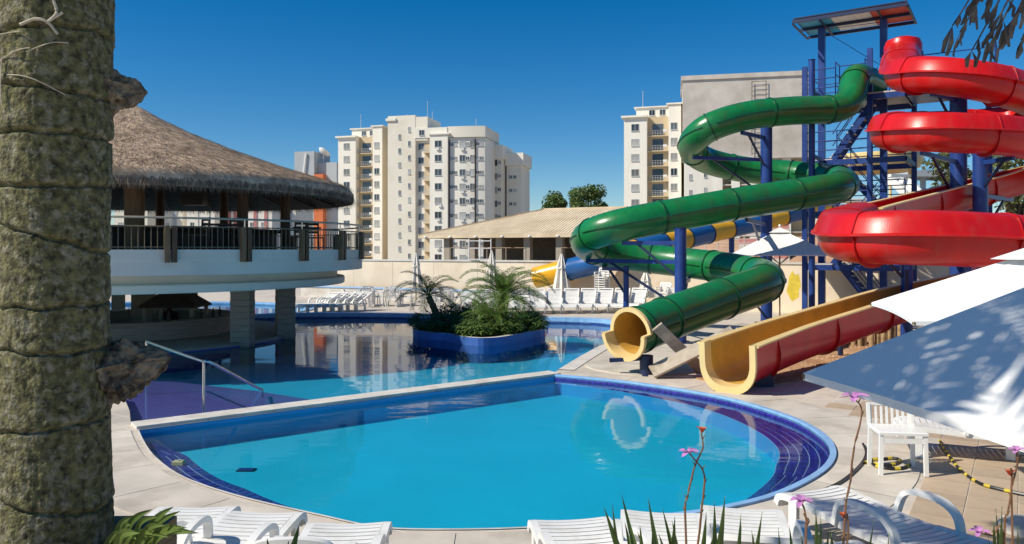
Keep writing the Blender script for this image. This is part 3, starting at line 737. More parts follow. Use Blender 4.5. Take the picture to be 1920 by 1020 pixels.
# lower half runs on to the mouth, upper half stops short
up_ = circ(RG, 0, math.pi, 18, False); lo_ = circ(RG*1.0, math.pi, 2*math.pi, 18, False)
mb = GF2[body_end-1:]
MB().sweep(mb[:3], up_, closed=False).build('mouth_upper_shell', m_green, gs, 60)
wid = [(p,t,sd*(1+0.05*i/last),u*(1+0.03*i/last)) for i,(p,t,sd,u) in enumerate(mb)]
MB().sweep(wid, lo_, closed=False).build('mouth_lower_shell', m_green, gs, 60)
RI = RG-0.035
MB().sweep(GF2[body_end-24:body_end+2], circ(RI), cap=False, flip=True).build('inner_lining', m_gely, gs, 60)
MB().sweep([(p,t,sd*(1+0.05*i/last),u*(1+0.03*i/last)) for i,(p,t,sd,u) in enumerate(mb)], circ(RI, math.pi, 2*math.pi, 18, False), closed=False).build('mouth_lining', m_gel, gs, 60)
def rimstrip(fr, r0, r1, a0, a1, depth=0.06):
    p,t,sd,u = fr; ma = MB(); A=[];B=[];C=[];Dd=[]
    for i in range(25):
        a = a0+(a1-a0)*i/24; d = sd*math.cos(a)+u*math.sin(a)
        A.append(p+d*r0+t*0.02); B.append(p+d*r1+t*0.02); C.append(p+d*r1-t*depth); Dd.append(p+d*r0-t*depth)
    return ma.strip(A,B).strip(B,C).strip(Dd,A)
rimstrip(mb[2], RI, RG+0.05, 0, math.pi).build('mouth_rim', m_gel, gs)
rimstrip(wid[-1], RI, RG+0.05, math.pi, 2*math.pi).build('mouth_rim', m_gel, gs)
for sg in (-1,1):
    MB().sweep(wid[2:], [(sg*(RI),-0.012),(sg*(RG+0.05),-0.012),(sg*(RG+0.05),0.016),(sg*RI,0.016)]).build('mouth_lip', m_gel, gs)
# pedestal under the mouth
pb = W(1212,704) - go
MB().cyl((pb.x,pb.y,0),(pb.x,pb.y,0.42),0.14,n=16).bar((pb.x,pb.y,0.36),(pb.x-0.75,pb.y+0.1,0.3),0.1,0.08).build('mouth_pedestal', m_blued, gs, 30)

# red slide: flanged two-piece shell, open trough on the back arc and on the run-out
rpx = [(1693,100,27.5),(1691,115,26),(1694,135,24.2),(1745,137,22.8),(1830,148,22.2),(1900,166,22.6),(1950,190,24),(1935,215,26),(1850,230,27),(1740,236,26.5),(1680,239,24.5),(1668,243,22.8),(1725,244,21.4),(1800,246,21),(1900,253,21.2),(1980,275,22.5),(1985,305,24),(1900,337,24.5),(1800,364,23.5),(1700,390,22),(1612,414,20),(1578,432,17.6),(1612,440,15.9),(1700,440,15.1),(1820,444,15),(1950,454,15.4),(2060,475,17),(2080,500,19.5),(1980,515,21.3),(1860,530,21.7),(1760,549,21),(1680,568,19.6),(1590,597,17.9),(1480,633,16),(1390,667,14.4),(1364,678,13.95)]
RPc = catmull([D(*p) for p in rpx], 8)
idx_open1 = (RPc[16*8], RPc[20*8]); idx_open2 = RPc[29*8]
RP = resample(RPc, 0.13)
near_i = lambda q: min(range(len(RP)), key=lambda i: (RP[i]-q).length)
o1a, o1b, o2 = near_i(idx_open1[0]), near_i(idx_open1[1]), near_i(idx_open2)
rs = thing('red_flume_slide', 'red spiral flume slide with open yellow-lined run-out beside the pool', 'water slide', (RP[-1].x, RP[-1].y, 0))
ro = Vector(rs.location)
RFr = frames([p-ro for p in RP])
HW = 0.56
def ell(w_, h_, a0, a1, n=16): return [(w_*math.cos(a0+(a1-a0)*i/n), h_*math.sin(a0+(a1-a0)*i/n)) for i in range(n+1)]
def superell(w_, h_, a0, a1, n=18, e=0.72):
    out = []
    for i in range(n+1):
        a = a0+(a1-a0)*i/n; c, s = math.cos(a), math.sin(a)
        out.append((w_*math.copysign(abs(c)**e, c), h_*math.copysign(abs(s)**e, s)))
    return out
UP = [(0.60,0.0),(0.545,0.15),(0.475,0.31),(0.43,0.385),(0.37,0.43),(0.26,0.46),(0.13,0.478)]; UP = UP + [(0,0.483)] + [(-a,b) for a,b in UP[::-1]]
LO = [(-0.51,0.0),(-0.515,-0.14),(-0.49,-0.28),(-0.42,-0.42),(-0.31,-0.52),(-0.16,-0.575)]; LO = LO + [(0,-0.59)] + [(-a,b) for a,b in LO[::-1]]
def closed_part(i0, i1):
    k = i0
    while k < i1-1:
        e = min(k+19, i1-1)
        if i1-1-e < 8: e = i1-1
        fr = RFr[k:e+1]
        MB().sweep(fr, UP, closed=False).build('upper_shell', m_red, rs, 50)
        MB().sweep(fr, LO, closed=False).build('lower_shell', m_red, rs, 50)
        for sg in (-1,1):
            MB().sweep(fr, [(sg*(HW-0.07),-0.03),(sg*(HW+0.09),-0.035),(sg*(HW+0.09),0.0),(sg*(HW+0.01),0.03)]).build('side_flange', m_red, rs)
        p,t,sd,u = RFr[e]
        MB().sweep([(p-t*0.012,t,sd,u),(p+t*0.012,t,sd,u)], [(a*1.04,b*1.05) for a,b in UP]+[(a*1.06,b*1.14) for a,b in LO][1:-1], cap=True).build('joint_flange', m_redd, rs, 50)
        k = e
HO = 0.48
def open_part(i0, i1, mouth=False):
    k = i0
    while k < i1-1:
        e = min(k+22, i1-1)
        if i1-1-e < 8: e = i1-1
        fr = RFr[k:e+1]
        MB().sweep(fr, [(-HO,0.30)]+superell(HO, 0.52, math.pi, 2*math.pi, e=0.85)+[(HO,0.30)], closed=False).build('outer_trough', m_red, rs, 50)
        MB().sweep(fr, [(-HO+0.045,0.30)]+superell(HO-0.045, 0.475, math.pi, 2*math.pi, e=0.85)+[(HO-0.045,0.30)], closed=False, flip=True).build('inner_trough', m_gely if mouth else m_red, rs, 50)
        for sg in (-1,1):
            MB().sweep(fr, [(sg*(HO-0.06),0.285),(sg*(HO+0.10),0.285),(sg*(HO+0.10),0.315),(sg*(HO-0.06),0.315)]).build('top_lip', m_gel, rs)
        p,t,sd,u = RFr[e]
        if not (mouth and e == i1-1):
            MB().sweep([(p-t*0.012,t,sd,u),(p+t*0.012,t,sd,u)], [(-HO-0.0,0.28)]+superell(HO+0.05,0.58,math.pi,2*math.pi,e=0.85)+[(HO,0.28)]+superell(HO-0.01,0.51,2*math.pi,math.pi,e=0.85), cap=True).build('joint_rib', m_redd, rs)
        k = e
closed_part(0, o1a+1); open_part(o1a, o1b+1); closed_part(o1b, o2+1); open_part(o2, len(RFr), True)
p,t,sd,u = RFr[-1]
oa = [(-HO-0.05,0.33)]+superell(HO+0.05,0.60,math.pi,2*math.pi,e=0.85)+[(HO+0.05,0.33)]; ia = [(-HO+0.06,0.33)]+superell(HO-0.06,0.455,math.pi,2*math.pi,e=0.85)+[(HO-0.06,0.33)]
A=[p+sd*a+u*b+t*0.03 for a,b in oa]; B=[p+sd*a+u*b+t*0.03 for a,b in ia]; C=[p+sd*a+u*b-t*0.05 for a,b in oa]; Dd=[p+sd*a+u*b-t*0.25 for a,b in ia]
MB().strip(A,B).strip(A,C).strip(B,Dd).build('mouth_rim', m_gel, rs)
for px, py in ((1432,724),(1448,722)):
    q = W(px,py)-ro
    MB().box(q.x-0.16,q.x+0.16,q.y-0.1,q.y+0.1,0,0.3).build('mouth_pedestal', m_blued, rs)
    break
q = W(1576,668)-ro
MB().cyl((q.x,q.y,0),(q.x,q.y,0.95),0.06,n=10).build('run_out_leg', m_blued, rs, 30)
# starting box of the red slide
p0 = RP[0]-ro
MB().lathe([(0.62,-0.6),(0.62,0.25),(0.55,0.45),(0.3,0.55),(0,0.57)], 20, (p0.x,p0.y,p0.z)).build('entry_drum', m_red, rs, 40)

# steel columns with their arms
def column(name, px, base_d, ytop, r, label, arms, m=m_blue):
    x = (px-CX)/F*base_d; zt = CAMZ+(HZ-ytop)/F*base_d
    o = thing(name, label, 'column', (x, base_d, 0), group='blue steel columns')
    MB().cyl((0,0,0.02),(0,0,zt),r,n=20).build('shaft', m, o, 30)
    MB().cyl((0,0,zt),(0,0,zt+0.02),r+0.015,n=20).build('cap', m_blued, o, 30)
    MB().box(-r-0.12,r+0.12,-r-0.12,r+0.12,0,0.03).build('base_plate', m_blued, o)
    for q in arms:
        tgt = Vector(q) - Vector(o.location); z0 = tgt.z
        MB().bar((0,0,z0),tgt,0.09,0.12).build('arm', m_blue, o)
        if (tgt.xy).length > 0.8: MB().bar((0,0,z0-min(1.3,(tgt.xy).length*0.6)),tgt*0.75+Vector((0,0,z0*0.25)),0.06).build('brace', m_blued, o)
    return o
def under(P, i, h): return P[i] - Vector((0,0,h))
gi = lambda q: GP[min(range(len(GP)), key=lambda i: (GP[i]-D(*q)).length)] - Vector((0,0,RG+0.05))
ri = lambda q: RP[min(range(len(RP)), key=lambda i: (RP[i]-D(*q)).length)] - Vector((0,0,0.62))
column('steel_column', 1276, 21.6, 428, 0.165, 'blue column below the left bend of the green slide', [gi((1165,422,22.4)), gi((1100,457,24.2)), gi((1290,493,24.8))])
column('steel_column', 1437, 27.3, 214, 0.2, 'tall blue column inside the spiral of the green slide', [gi((1390,217,26)), gi((1302,270,26.6)), gi((1400,379,23)), gi((1470,325,28.6)), gi((1370,504,23.4))])
column('steel_column', 1174, 24.2, 500, 0.09, 'slim short blue column behind the lowest left loop of the green slide', [gi((1130,473,25.4))])
column('steel_column', 1797, 23.8, 168, 0.24, 'thick blue column behind the red loops, left of the pair', [ri((1740,137,22.8)), ri((1850,230,27)), ri((1725,244,21.4)), ri((1800,364,23.5)), ri((1760,549,21))])
column('steel_column', 1838, 22.6, 278, 0.2, 'thick blue column behind the red loops, right of the pair', [ri((1900,253,21.2)), ri((1900,337,24.5)), ri((1820,444,15)), ri((1860,530,21.7))])
column('steel_column', 1700, 20.5, 455, 0.15, 'blue column beneath the wide lowest red loop', [ri((1612,414,20)), ri((1700,440,15.1))])

# tower on the place's grid
TZ = 11.35
TC = (W(1500,35,TZ)+W(1697,8,TZ)+W(1700,45,TZ)+W(1520,65,TZ))/4
tw = thing('slide_tower', 'blue steel slide tower with stairs and a flat striped roof', 'tower', (TC.x, TC.y, 0), GRID)
MB().box(-1.95,1.95,-1.3,1.3,TZ+0.06,TZ+0.1).build('roof_sheet', m_blued, tw)
cols_ = [mat('roof_teal',(0.05,0.36,0.56),0.6), mat('roof_white',(0.82,0.78,0.70),0.6), mat('roof_red',(0.70,0.09,0.04),0.6)]
for r in (0,1):
    for k,(x0,x1) in enumerate(((-1.88,-0.72),(-0.72,0.66),(0.66,1.88))):
        MB().box(x0+0.012,x1-0.012,-1.22+r*1.24,-0.02+r*1.24-0.012,TZ+0.02,TZ+0.055).build('roof_panel', cols_[k], tw)
for y in (-1.3,0,1.3): MB().box(-1.98,1.98,y-0.04,y+0.04,TZ-0.10,TZ+0.018).build('roof_beam', m_blued, tw)
for x in (-1.98,-1.0,1.0,1.98): MB().box(x-0.04,x+0.04,-1.26,1.26,TZ-0.13,TZ-0.102).build('roof_rafter', m_blued, tw)
for x in (-1.18,1.02): MB().box(x-0.12,x+0.12,-0.12,0.12,0,TZ-0.12).build('post', m_blue, tw)
for x, y, zt in ((-1.5,-1.4,9.5),(0.75,-1.35,9.9),(-1.5,1.4,8.4),(1.9,1.4,8.4)): MB().box(x-0.09,x+0.09,y-0.09,y+0.09,0,zt).build('post', m_blue, tw)
levels = [2.05, 4.05, 5.95, 8.25]
for li, z in enumerate(levels):
    for y in (-1.4,1.4): MB().box(-1.5,1.9,y-0.06,y+0.06,z-0.22,z-0.02).build('floor_beam', m_blue, tw)
    for x in (-1.5,1.9): MB().box(x-0.06,x+0.06,-1.34,1.34,z-0.2,z-0.03).build('floor_beam', m_blued, tw)
    if li == 3: MB().box(-1.56,1.96,-1.46,1.46,z-0.018,z+0.03).build('platform', m_conc, tw)
    else:
        x0 = -1.5 if li % 2 == 0 else 0.95
        MB().box(x0,x0+0.95,-1.3,1.3,z-0.018,z+0.03).build('landing', m_conc, tw)
for li in range(4):
    z0 = 0.0 if li == 0 else levels[li-1]; z1 = levels[li]; lr = (li % 2 == 0); ns = 9
    yv = 0.55 if lr else -0.55
    xa, xb = (0.95,-0.6) if lr else (-0.6,0.95)
    for sd_ in (-0.42,0.42): MB().bar((xa,yv+sd_,z0),(xb,yv+sd_,z1),0.05,0.2).build('stringer', m_blue, tw)
    for k in range(ns):
        t = (k+0.5)/ns; x = xa+(xb-xa)*t; z = z0+(z1-z0)*(k+1)/ns
        MB().box(x-0.12,x+0.12,yv-0.4,yv+0.4,z-0.03,z).build('tread', m_conc, tw)
    for sd_ in (-0.42,0.42):
        for hh in (0.55,1.0): MB().cyl((xa,yv+sd_,z0+hh),(xb,yv+sd_,z1+hh),0.02,n=6).build('stair_rail', m_blue, tw)
def railing(par, pts, z, hs=(0.35,0.7,1.05), m=m_blue, r=0.022):
    for a, b in zip(pts, pts[1:]):
        a, b = Vector(a+(0,)), Vector(b+(0,))
        for hh in hs: MB().cyl((a.x,a.y,z+hh),(b.x,b.y,z+hh),r,n=6).build('rail', m, par)
        n_ = max(1,int((b-a).length/1.0))
        for k in range(n_+1):
            q = a.lerp(b,k/n_); MB().cyl((q.x,q.y,z),(q.x,q.y,z+hs[-1]),r,n=6).build('rail_post', m, par)
railing(tw, [(-0.4,-1.46),(-1.56,-1.46),(-1.56,1.46),(1.96,1.46),(1.96,-1.46),(1.4,-1.46)], 8.28)
railing(tw, [(-0.4,-1.46),(-0.4,-0.7),(0.6,-0.7),(0.6,-1.46)], 8.28, (0.4,0.8,1.25))
for z in levels[:3]: railing(tw, [(-1.5,-1.4),(1.9,-1.4)], z)
for z in levels[:3]: railing(tw, [(-1.5,1.4),(1.9,1.4)], z)
for sg in (-1,1): MB().cyl((-1.18,0,TZ-0.15),(1.02,sg*0.02,TZ-1.9) if sg>0 else (1.02,0,TZ-0.2),0.012,n=5).build('tie_rod', m_blue, tw)
# blue side platform reaching to the red slide's start
MB().box(1.9,4.6,-1.3,0.6,8.05,8.25).build('side_platform', m_blue, tw)
MB().box(4.3,4.5,-0.5,-0.3,0,8.05).build('post', m_blue, tw)
railing(tw, [(1.96,0.6),(4.6,0.6),(4.6,-1.3)], 8.25, (0.5,1.05,1.6))
# slim mast left of the tower
column('steel_column', 1522, 27.0, 113, 0.11, 'slim blue mast left of the slide tower', [Vector((TC.x-1.2, TC.y-0.6, 8.1)), Vector((TC.x-1.4, TC.y-0.6, 5.9)), gi((1540,331,27.6))])

# blue and yellow tube slide far behind
bp_ = [D(1004,521,36.4),D(1060,507,35.8),D(1130,490,34.8),D(1200,467,35.5),D(1280,449,37.3),D(1360,430,39.5),D(1440,412,40.5),D(1500,396,41.5),D(1560,374,43)]
BP = resample(catmull(bp_,8),0.16)
bs = thing('striped_tube_slide', 'yellow and blue banded tube slide by the cream wall', 'water slide', (BP[0].x,BP[0].y,0))
bo_ = Vector(bs.location); BF = frames([p-bo_ for p in BP]); seg = len(BF)//11; k = 0; c = 0
while k < len(BF)-1:
    e = min(k+seg, len(BF)-1); MB().sweep(BF[k:e+1], circ(0.5,n=24), cap=(k==0)).build('tube_section', (m_yeltube, m_blutube)[c%2], bs, 50)
    p,t,sd,u = BF[e]; MB().sweep([(p-t*0.03,t,sd,u),(p+t*0.03,t,sd,u)], circ(0.535,n=24)).build('joint_flange', m_blued, bs, 50); k = e; c += 1
for i_ in (0.3,0.62,0.9):
    p = BF[int(i_*len(BF))][0]; MB().cyl((p.x,p.y,0),(p.x,p.y,p.z-0.4),0.14,n=10).build('support', m_blue, bs, 30)
# ------------------------------------------------------------------ perimeter wall, pavilion, buildings, trees
def P2(px, d): return Vector(((px-CX)/F*d, d, 0))
wa, wb = Vector((-11.0,43.9,0)), Vector((14.6,30.5,0))
wl = thing('perimeter_wall', 'long cream rendered wall behind the sun loungers', 'wall', wa)
wt = (wb-wa).normalized(); wnv = Vector((wt.y,-wt.x,0)); Lw = (wb-wa).length; npan = 11
for k in range(npan):
    c = wt*((k+0.5)*Lw/npan)
    MB().obox(c+Vector((0,0,1.0)), wt*(Lw/npan/2-0.008), wnv*0.09, (0,0,1.0)).build('wall_panel', m_cream, wl)
    MB().obox(c+Vector((0,0,2.04)), wt*(Lw/npan/2-0.003), wnv*0.14, (0,0,0.04)).build('coping', m_coping, wl)
MB().obox(wt*Lw/2+Vector((0,0,0.95))-wnv*0.06, wt*Lw/2, wnv*0.03, (0,0,0.9)).build('wall_core', m_conc, wl)
for px_,py_,ww,hh in ((1488,562,0.5,0.18),(1566,542,0.14,0.1)):
    pass
# low pale blue bench line and paint blots on the wall's right part
for u0, z0, w0, h0, m_ in ((27.6,0.35,0.55,0.16,m_yellp),(25.6,1.1,0.35,0.7,m_yellp),(30.6,1.3,0.35,0.12,m_redp)):
    pts = [(w0*math.cos(a)*random.uniform(.6,1), h0*math.sin(a)*random.uniform(.6,1)) for a in [6.283*i/14 for i in range(14)]]
    mbx = MB(); mbx.v = [tuple(wt*u0+wnv*0.094+wt*a+Vector((0,0,z0+b))) for a,b in pts]; mbx.f = [tuple(range(14))]
    mbx.build('paint_blot', m_, wl)
# second wall running on to the right behind the slides
wc = Vector((27.0,29.5,0))
wl2 = thing('side_wall', 'cream wall continuing behind the slide tower on the right', 'wall', wb)
w2 = (wc-wb); 
for k in range(5):
    c = w2*((k+0.5)/5); tt = w2.normalized()
    MB().obox(c+Vector((0,0,1.0)), tt*(w2.length/10-0.006), Vector((tt.y,-tt.x,0))*0.09, (0,0,1.0)).build('wall_panel', m_cream, wl2)
# long low pale-blue ledge in front of the wall
ld = thing('blue_ledge', 'pale blue low ledge along the foot of the cream wall', 'ledge', wa+wnv*0.9)
MB().obox(wt*7.5+Vector((0,0,0.28)), wt*7.5, wnv*0.5, (0,0,0.28)).build('ledge_body', m_coping, ld)
MB().obox(wt*7.5+Vector((0,0,0.58)), wt*7.55, wnv*0.55, (0,0,0.02)).build('ledge_top', m_rim, ld)
# open-sided pavilion with beige tiled hip roof
pv = thing('tiled_pavilion', 'open pavilion with beige tiled hip roof behind the cream wall', 'pavilion', P2(960,68))
A = D(785,441,70)-Vector(pv.location); B_ = D(1330,437,58)-Vector(pv.location); A.z = B_.z = 3.9
u = (B_-A); Lp = u.length; u.normalize(); vv = Vector((-u.y,u.x,0)); dep = 15.0
def PV(a,b,z): return A*1.0 + u*a + vv*b + Vector((0,0,z-A.z)) + Vector((0,0,0))
apz = 6.35
c0_, c1_, c2_, c3_ = PV(0,0,3.9), PV(Lp,0,3.9), PV(Lp,dep,3.9), PV(0,dep,3.9)
r0_, r1_ = PV(9.0,dep/2,apz), PV(Lp-9,dep/2,apz)
rf = MB().quad(c0_,c1_,r1_,r0_).tri(c3_,c0_,r0_).quad(c2_,c3_,r0_,r1_).tri(c1_,c2_,r1_).build('roof', m_rooft, pv)
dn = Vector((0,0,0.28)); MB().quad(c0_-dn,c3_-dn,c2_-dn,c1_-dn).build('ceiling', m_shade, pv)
MB().obox((c0_+c1_)/2-dn*0.5, u*Lp/2, vv*0.05, dn*0.5).build('eave_board', m_rooft, pv)
MB().obox((c0_+c3_)/2-dn*0.5, vv*dep/2, u*0.05, dn*0.5).build('eave_board', m_rooft, pv)
tl = MB()                                           # rows of roof tiles as ribs down the slope
nr = 90
for k in range(1,nr):
    a = Lp*k/nr
    if a < 9: top = PV(a,dep/2*a/9,3.9+(apz-3.9)*a/9)
    elif a > Lp-9: top = PV(a,dep/2*(Lp-a)/9,3.9+(apz-3.9)*(Lp-a)/9)
    else: top = PV(a,dep/2,apz)
    tl.bar(PV(a,-0.02,3.91), top+Vector((0,0,0.01)), 0.12, 0.035)
for k in range(1,50):
    b = dep*k/50; t = min(b,dep-b)/(dep/2)
    tl.bar(PV(-0.02,b,3.92), PV(9*t,b,3.91+(apz-3.9)*t), 0.12, 0.035)
tag(tl.build('roof_tile_rows', m_rooft, rf), kind='stuff')
for s_, e_ in ((c0_,r0_),(r0_,r1_),(c3_,r0_)): MB().bar(s_+Vector((0,0,0.04)),e_+Vector((0,0,0.04)),0.3,0.14).build('ridge_cap', m_rooft, rf)
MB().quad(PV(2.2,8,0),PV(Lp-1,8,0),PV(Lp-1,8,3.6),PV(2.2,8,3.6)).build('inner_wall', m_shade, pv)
for k, a in enumerate((2.6,5.2,7.9,10.6,13.6,16.6,19.5,22.0)):
    if a < Lp-0.5: MB().obox(PV(a,0.9,1.8), u*0.3, vv*0.3, (0,0,1.82)).build('pillar', m_pill, pv)
for k in range(9):
    q = PV(0.8+k*2.6,-0.1,3.72); MB().lathe([(0,0.1),(0.13,0.05),(0.15,-0.03),(0.1,-0.1),(0,-0.12)],10,tuple(q)).build('eave_light', m_plastic, pv, 60)
for a0, a1 in ((3,10.5),(13.8,19.3)):
    MB().cyl(PV(a0,0.6,2.75),PV(a1,0.6,2.75),0.05,n=6).build('rope_rail', m_woodl, pv)
    for q in range(5): MB().cyl(PV(a0+(a1-a0)*q/4,0.6,0),PV(a0+(a1-a0)*q/4,0.6,2.8),0.05,n=6).build('rail_post', m_pill, pv)
# scaffold frame seen under the pavilion's eave
sf = thing('scaffold_frame', 'thin white scaffold frame in front of the pavilion pillars', 'scaffold', P2(900,63))
for x in (-0.9,0,0.9): MB().cyl((x,0,0),(x,0,3.5),0.05,n=6).build('upright', m_plastic, sf)
for z in (1.8,2.7,3.3): MB().cyl((-0.9,0,z),(0.9,0,z),0.05,n=6).build('ledger', m_plastic, sf)
# --- window kit (shared meshes)
def win_meshes(w_, h_):
    f = MB().box(-w_/2-0.09,w_/2+0.09,-0.14,0.02,-h_/2-0.1,-h_/2).box(-w_/2-0.06,w_/2+0.06,-0.06,0.02,h_/2,h_/2+0.06).box(-w_/2-0.06,-w_/2,-0.06,0.02,-h_/2,h_/2).box(w_/2,w_/2+0.06,-0.06,0.02,-h_/2,h_/2).box(-0.035,0.035,-0.05,0.02,-h_/2,h_/2)
    return f.mesh('window', m_frame), MB().box(-w_/2,w_/2,-0.03,0.02,-h_/2,h_/2).mesh('pane', m_glass), MB().box(-w_/2,w_/2,-0.03,0.02,-h_/2,h_/2).mesh('pane', m_glassb)
WK = {k: win_meshes(*k) for k in ((1.35,1.25),(1.1,1.25),(0.45,0.95),(0.6,0.6),(1.0,1.0))}
rw = random.Random(11)
def window(par, kit, loc_, rz=0.0):
    f, a, b = WK[kit]; o = obj('window', f, par, loc_, rz); obj('pane', a if rw.random() < 0.45 else b, o); return o
acm = MB().box(-0.33,0.33,-0.28,0,-0.22,0.22).mesh('air_conditioner', m_plastic)
def balcony_mesh(w_):
    b = MB().box(0,w_,-1.0,0.0,-0.12,0.0)
    return b.mesh('balcony', m_btan)
def balrail_mesh(w_):
    r_ = MB()
    for z in (0.3,0.6,0.95): r_.box(0.05,w_-0.05,-0.98,-0.94,z,z+0.04)
    for k in range(9): r_.box(0.05+k*(w_-0.14)/8,0.09+k*(w_-0.14)/8,-0.98,-0.94,0,0.95)
    return r_.mesh('balcony_railing', m_frame)
FH = 2.85
def tower_block(name, label, loc_, rz, floors, s=1.0):
    t = thing(name, label, 'building', loc_, rz)
    H = floors*FH+1.0
    MB().box(0,4.3,0,9,0,H).build('wing', m_bwhite, t)
    MB().box(4.3,8.3,1.6,9,0,H+0.2).build('recess_wall', m_btan, t)
    MB().box(8.3,10.6,0.25,9,0,H+2.2).build('wing', m_bwhite, t)
    MB().box(10.6,10.66,0.3,9,0,H+2.15).build('side_wall', m_btan, t)  # tan sheet: the shade of this flank is put in as colour
    MB().box(2.0,8.3,2.6,9.0,H,H+2.2).build('penthouse', m_bwhite, t)
    MB().box(-0.5,4.5,-0.5,9.2,H,H+0.35).build('cornice', m_bwhite, t)
    MB().box(7.9,10.9,0.0,9.2,H+2.2,H+2.45).build('cornice', m_bwhite, t); MB().box(1.6,7.9,2.3,9.2,H+2.2,H+2.4).build('cornice', m_bwhite, t)
    bm, rm = balcony_mesh(4.0), balrail_mesh(4.0)
    for k in range(floors):
        z = k*FH+0.4
        window(t,(1.35,1.25),(2.1,0,z+1.55)); window(t,(1.1,1.25),(9.3,0.25,z+1.55))
        MB().box(5.2,7.2,1.54,1.6,z+0.1,z+2.3).build('balcony_door', m_glass, t)
        b = obj('balcony', bm, t, (4.3,1.6,z)); obj('balcony_railing', rm, b)
        obj('air_conditioner', acm, t, (7.6,0.9,z+0.9))
        MB().box(4.3,8.3,0.55,1.6,z-0.12-0.02,z-0.13).build('slab_edge', m_bwhite, t)
    for x in (5.0,7.0): window(t,(1.0,1.0),(x,2.6,H+1.2))
    MB().cyl((3,5,H),(3,5,H+6),0.05,n=5).build('antenna', m_frame, t)
    return t
b1d = 172
tower_block('apartment_tower', 'slim cream apartment tower with tan balconies beside the thatched roof', (P2(634,b1d).x, b1d, -2.1), R(-16), 10)
b3d = 147
tower_block('apartment_tower', 'cream apartment tower with balcony stack left of the concrete block', (P2(1170,b3d).x, b3d, -1.9), R(-16), 10)
# --- wide block in the middle
t2 = thing('apartment_block', 'large cream apartment block with tall stair core and curved bay', 'building', (P2(727,158).x, 158, -1.2), R(-14))
H2 = 9*FH+1.2
MB().box(0,6.0,0,12,0,H2+4.2).build('stair_core', m_bcream, t2)
MB().box(6.0,8.6,0.05,8,H2-1,H2+3.8).build('stair_core_side', m_bcream, t2)
MB().box(-0.35,1.8,-0.3,5,H2+3.2,H2+3.7).build('cornice', m_bwhite, t2)
for k in range(10):
    z = k*FH+0.6
    window(t2,(0.45,0.95),(2.6,0,z+0.5)); window(t2,(0.45,0.95),(4.7,0,z+1.9))
MB().box(6.0,9.2,0.7,12,0,H2-0.5).build('recess_wall', m_bwhite, t2)
MB().box(7.8,9.4,0.5,0.72,0,H2-1.5).build('tan_strip', m_btan, t2)
bm2, rm2 = balcony_mesh(1.6), balrail_mesh(1.6)
MB().box(5.9,12.8,-0.1,12,H2-0.5,H2+1.5).build('parapet', m_bwhite, t2)
window(t2,(1.0,1.0),(7.4,-0.1,H2+0.55))
MB().box(9.2,13.0,-0.35,12,0,H2).build('wing', m_bwhite, t2)
MB().box(9.0,13.4,-0.6,12,H2+0.0,H2+0.3).build('cornice', m_bwhite, t2)
for k in range(9):
    z = k*FH+0.6
    window(t2,(1.1,1.25),(7.0,0.7,z+1.3)); window(t2,(1.35,1.25),(11.0,-0.35,z+1.6))
    b = obj('balcony', bm2, t2, (7.8,0.7,z)); obj('balcony_railing', rm2, b)
    if rw.random() < 0.5: obj('air_conditioner', acm, t2, (11.2+rw.uniform(-.3,.3),-0.37,z+0.55))
# curved bay on the right
cv = MB(); bay_a0, bay_a1 = R(-90.8), R(-76.3); bcx, bcy, br = 13.2, 30.4, 30.0
pts = [(bcx+br*math.cos(bay_a0+(bay_a1-bay_a0)*i/16), bcy+br*math.sin(bay_a0+(bay_a1-bay_a0)*i/16)) for i in range(17)]
loop = [Vector((p[0],p[1],0)) for p in pts] + [Vector((20.2,12.3,0)), Vector((13.3,12.3,0))]
MB().poly(loop, z=H2-0.6).wall(loop, 0, H2-0.6).build('curved_bay', m_bwhite, t2)
loop2 = [Vector((bcx+(p.x-bcx)*1.02, bcy+(p.y-bcy)*1.012, 0)) for p in loop]
MB().poly(loop2, z=H2+1.6).wall(loop2, H2-0.6, H2+1.6).build('curved_parapet', m_bcream, t2)
for k in range(9):
    z = k*FH+0.6
    for an, kit in ((-89.3,(0.6,0.6)),(-87.8,(0.6,0.6)),(-85,(1.1,1.25)),(-83.0,(0.6,0.6)),(-80.9,(1.1,1.25)),(-79.0,(0.6,0.6)),(-77.7,(0.6,0.6))):
        a = R(an); window(t2, kit, (bcx+br*math.cos(a), bcy+br*math.sin(a), z+1.5), a+math.pi/2)
        if kit[0] > 1 and rw.random() < 0.4: obj('air_conditioner', acm, t2, (bcx+(br+0.05)*math.cos(a), bcy+(br+0.05)*math.sin(a), z+0.45), a+math.pi/2)
for an in (-90.2,-80.0):
    a = R(an); MB().cyl((bcx+(br+0.1)*math.cos(a),bcy+(br+0.1)*math.sin(a),0),(bcx+(br+0.1)*math.cos(a),bcy+(br+0.1)*math.sin(a),H2-1),0.14,n=6).build('downpipe', m_dark, t2)
MB().box(18.4,21.6,9,18,0,H2-2.5).build('rear_wing', m_bcream, t2)
MB().box(18.2,22.0,8.6,18,H2-4,H2-1.2).build('rear_parapet', m_bwhite, t2)
MB().box(22.0,25.2,12,20,0,H2-3.4).build('rear_wing', m_bcream, t2)
MB().box(21.8,25.7,11.6,20,H2-5.2,H2-2.6).build('rear_parapet', m_bwhite, t2)
for k in range(8):
    z = k*FH+0.6
    window(t2,(1.1,1.25),(20.2,9,z+1.4)); window(t2,(0.6,0.6),(21.2,9,z+1.5)); window(t2,(0.6,0.6),(22.9,12,z+1.5)); window(t2,(0.6,0.6),(23.8,12,z+1.5))
for x,y,h_ in ((7.5,3,6.5),(8.2,4,4.5),(3,3,4),(17,6,3)): MB().cyl((x,y,H2),(x,y,H2+h_+1),0.05,n=5).build('antenna', m_frame, t2)
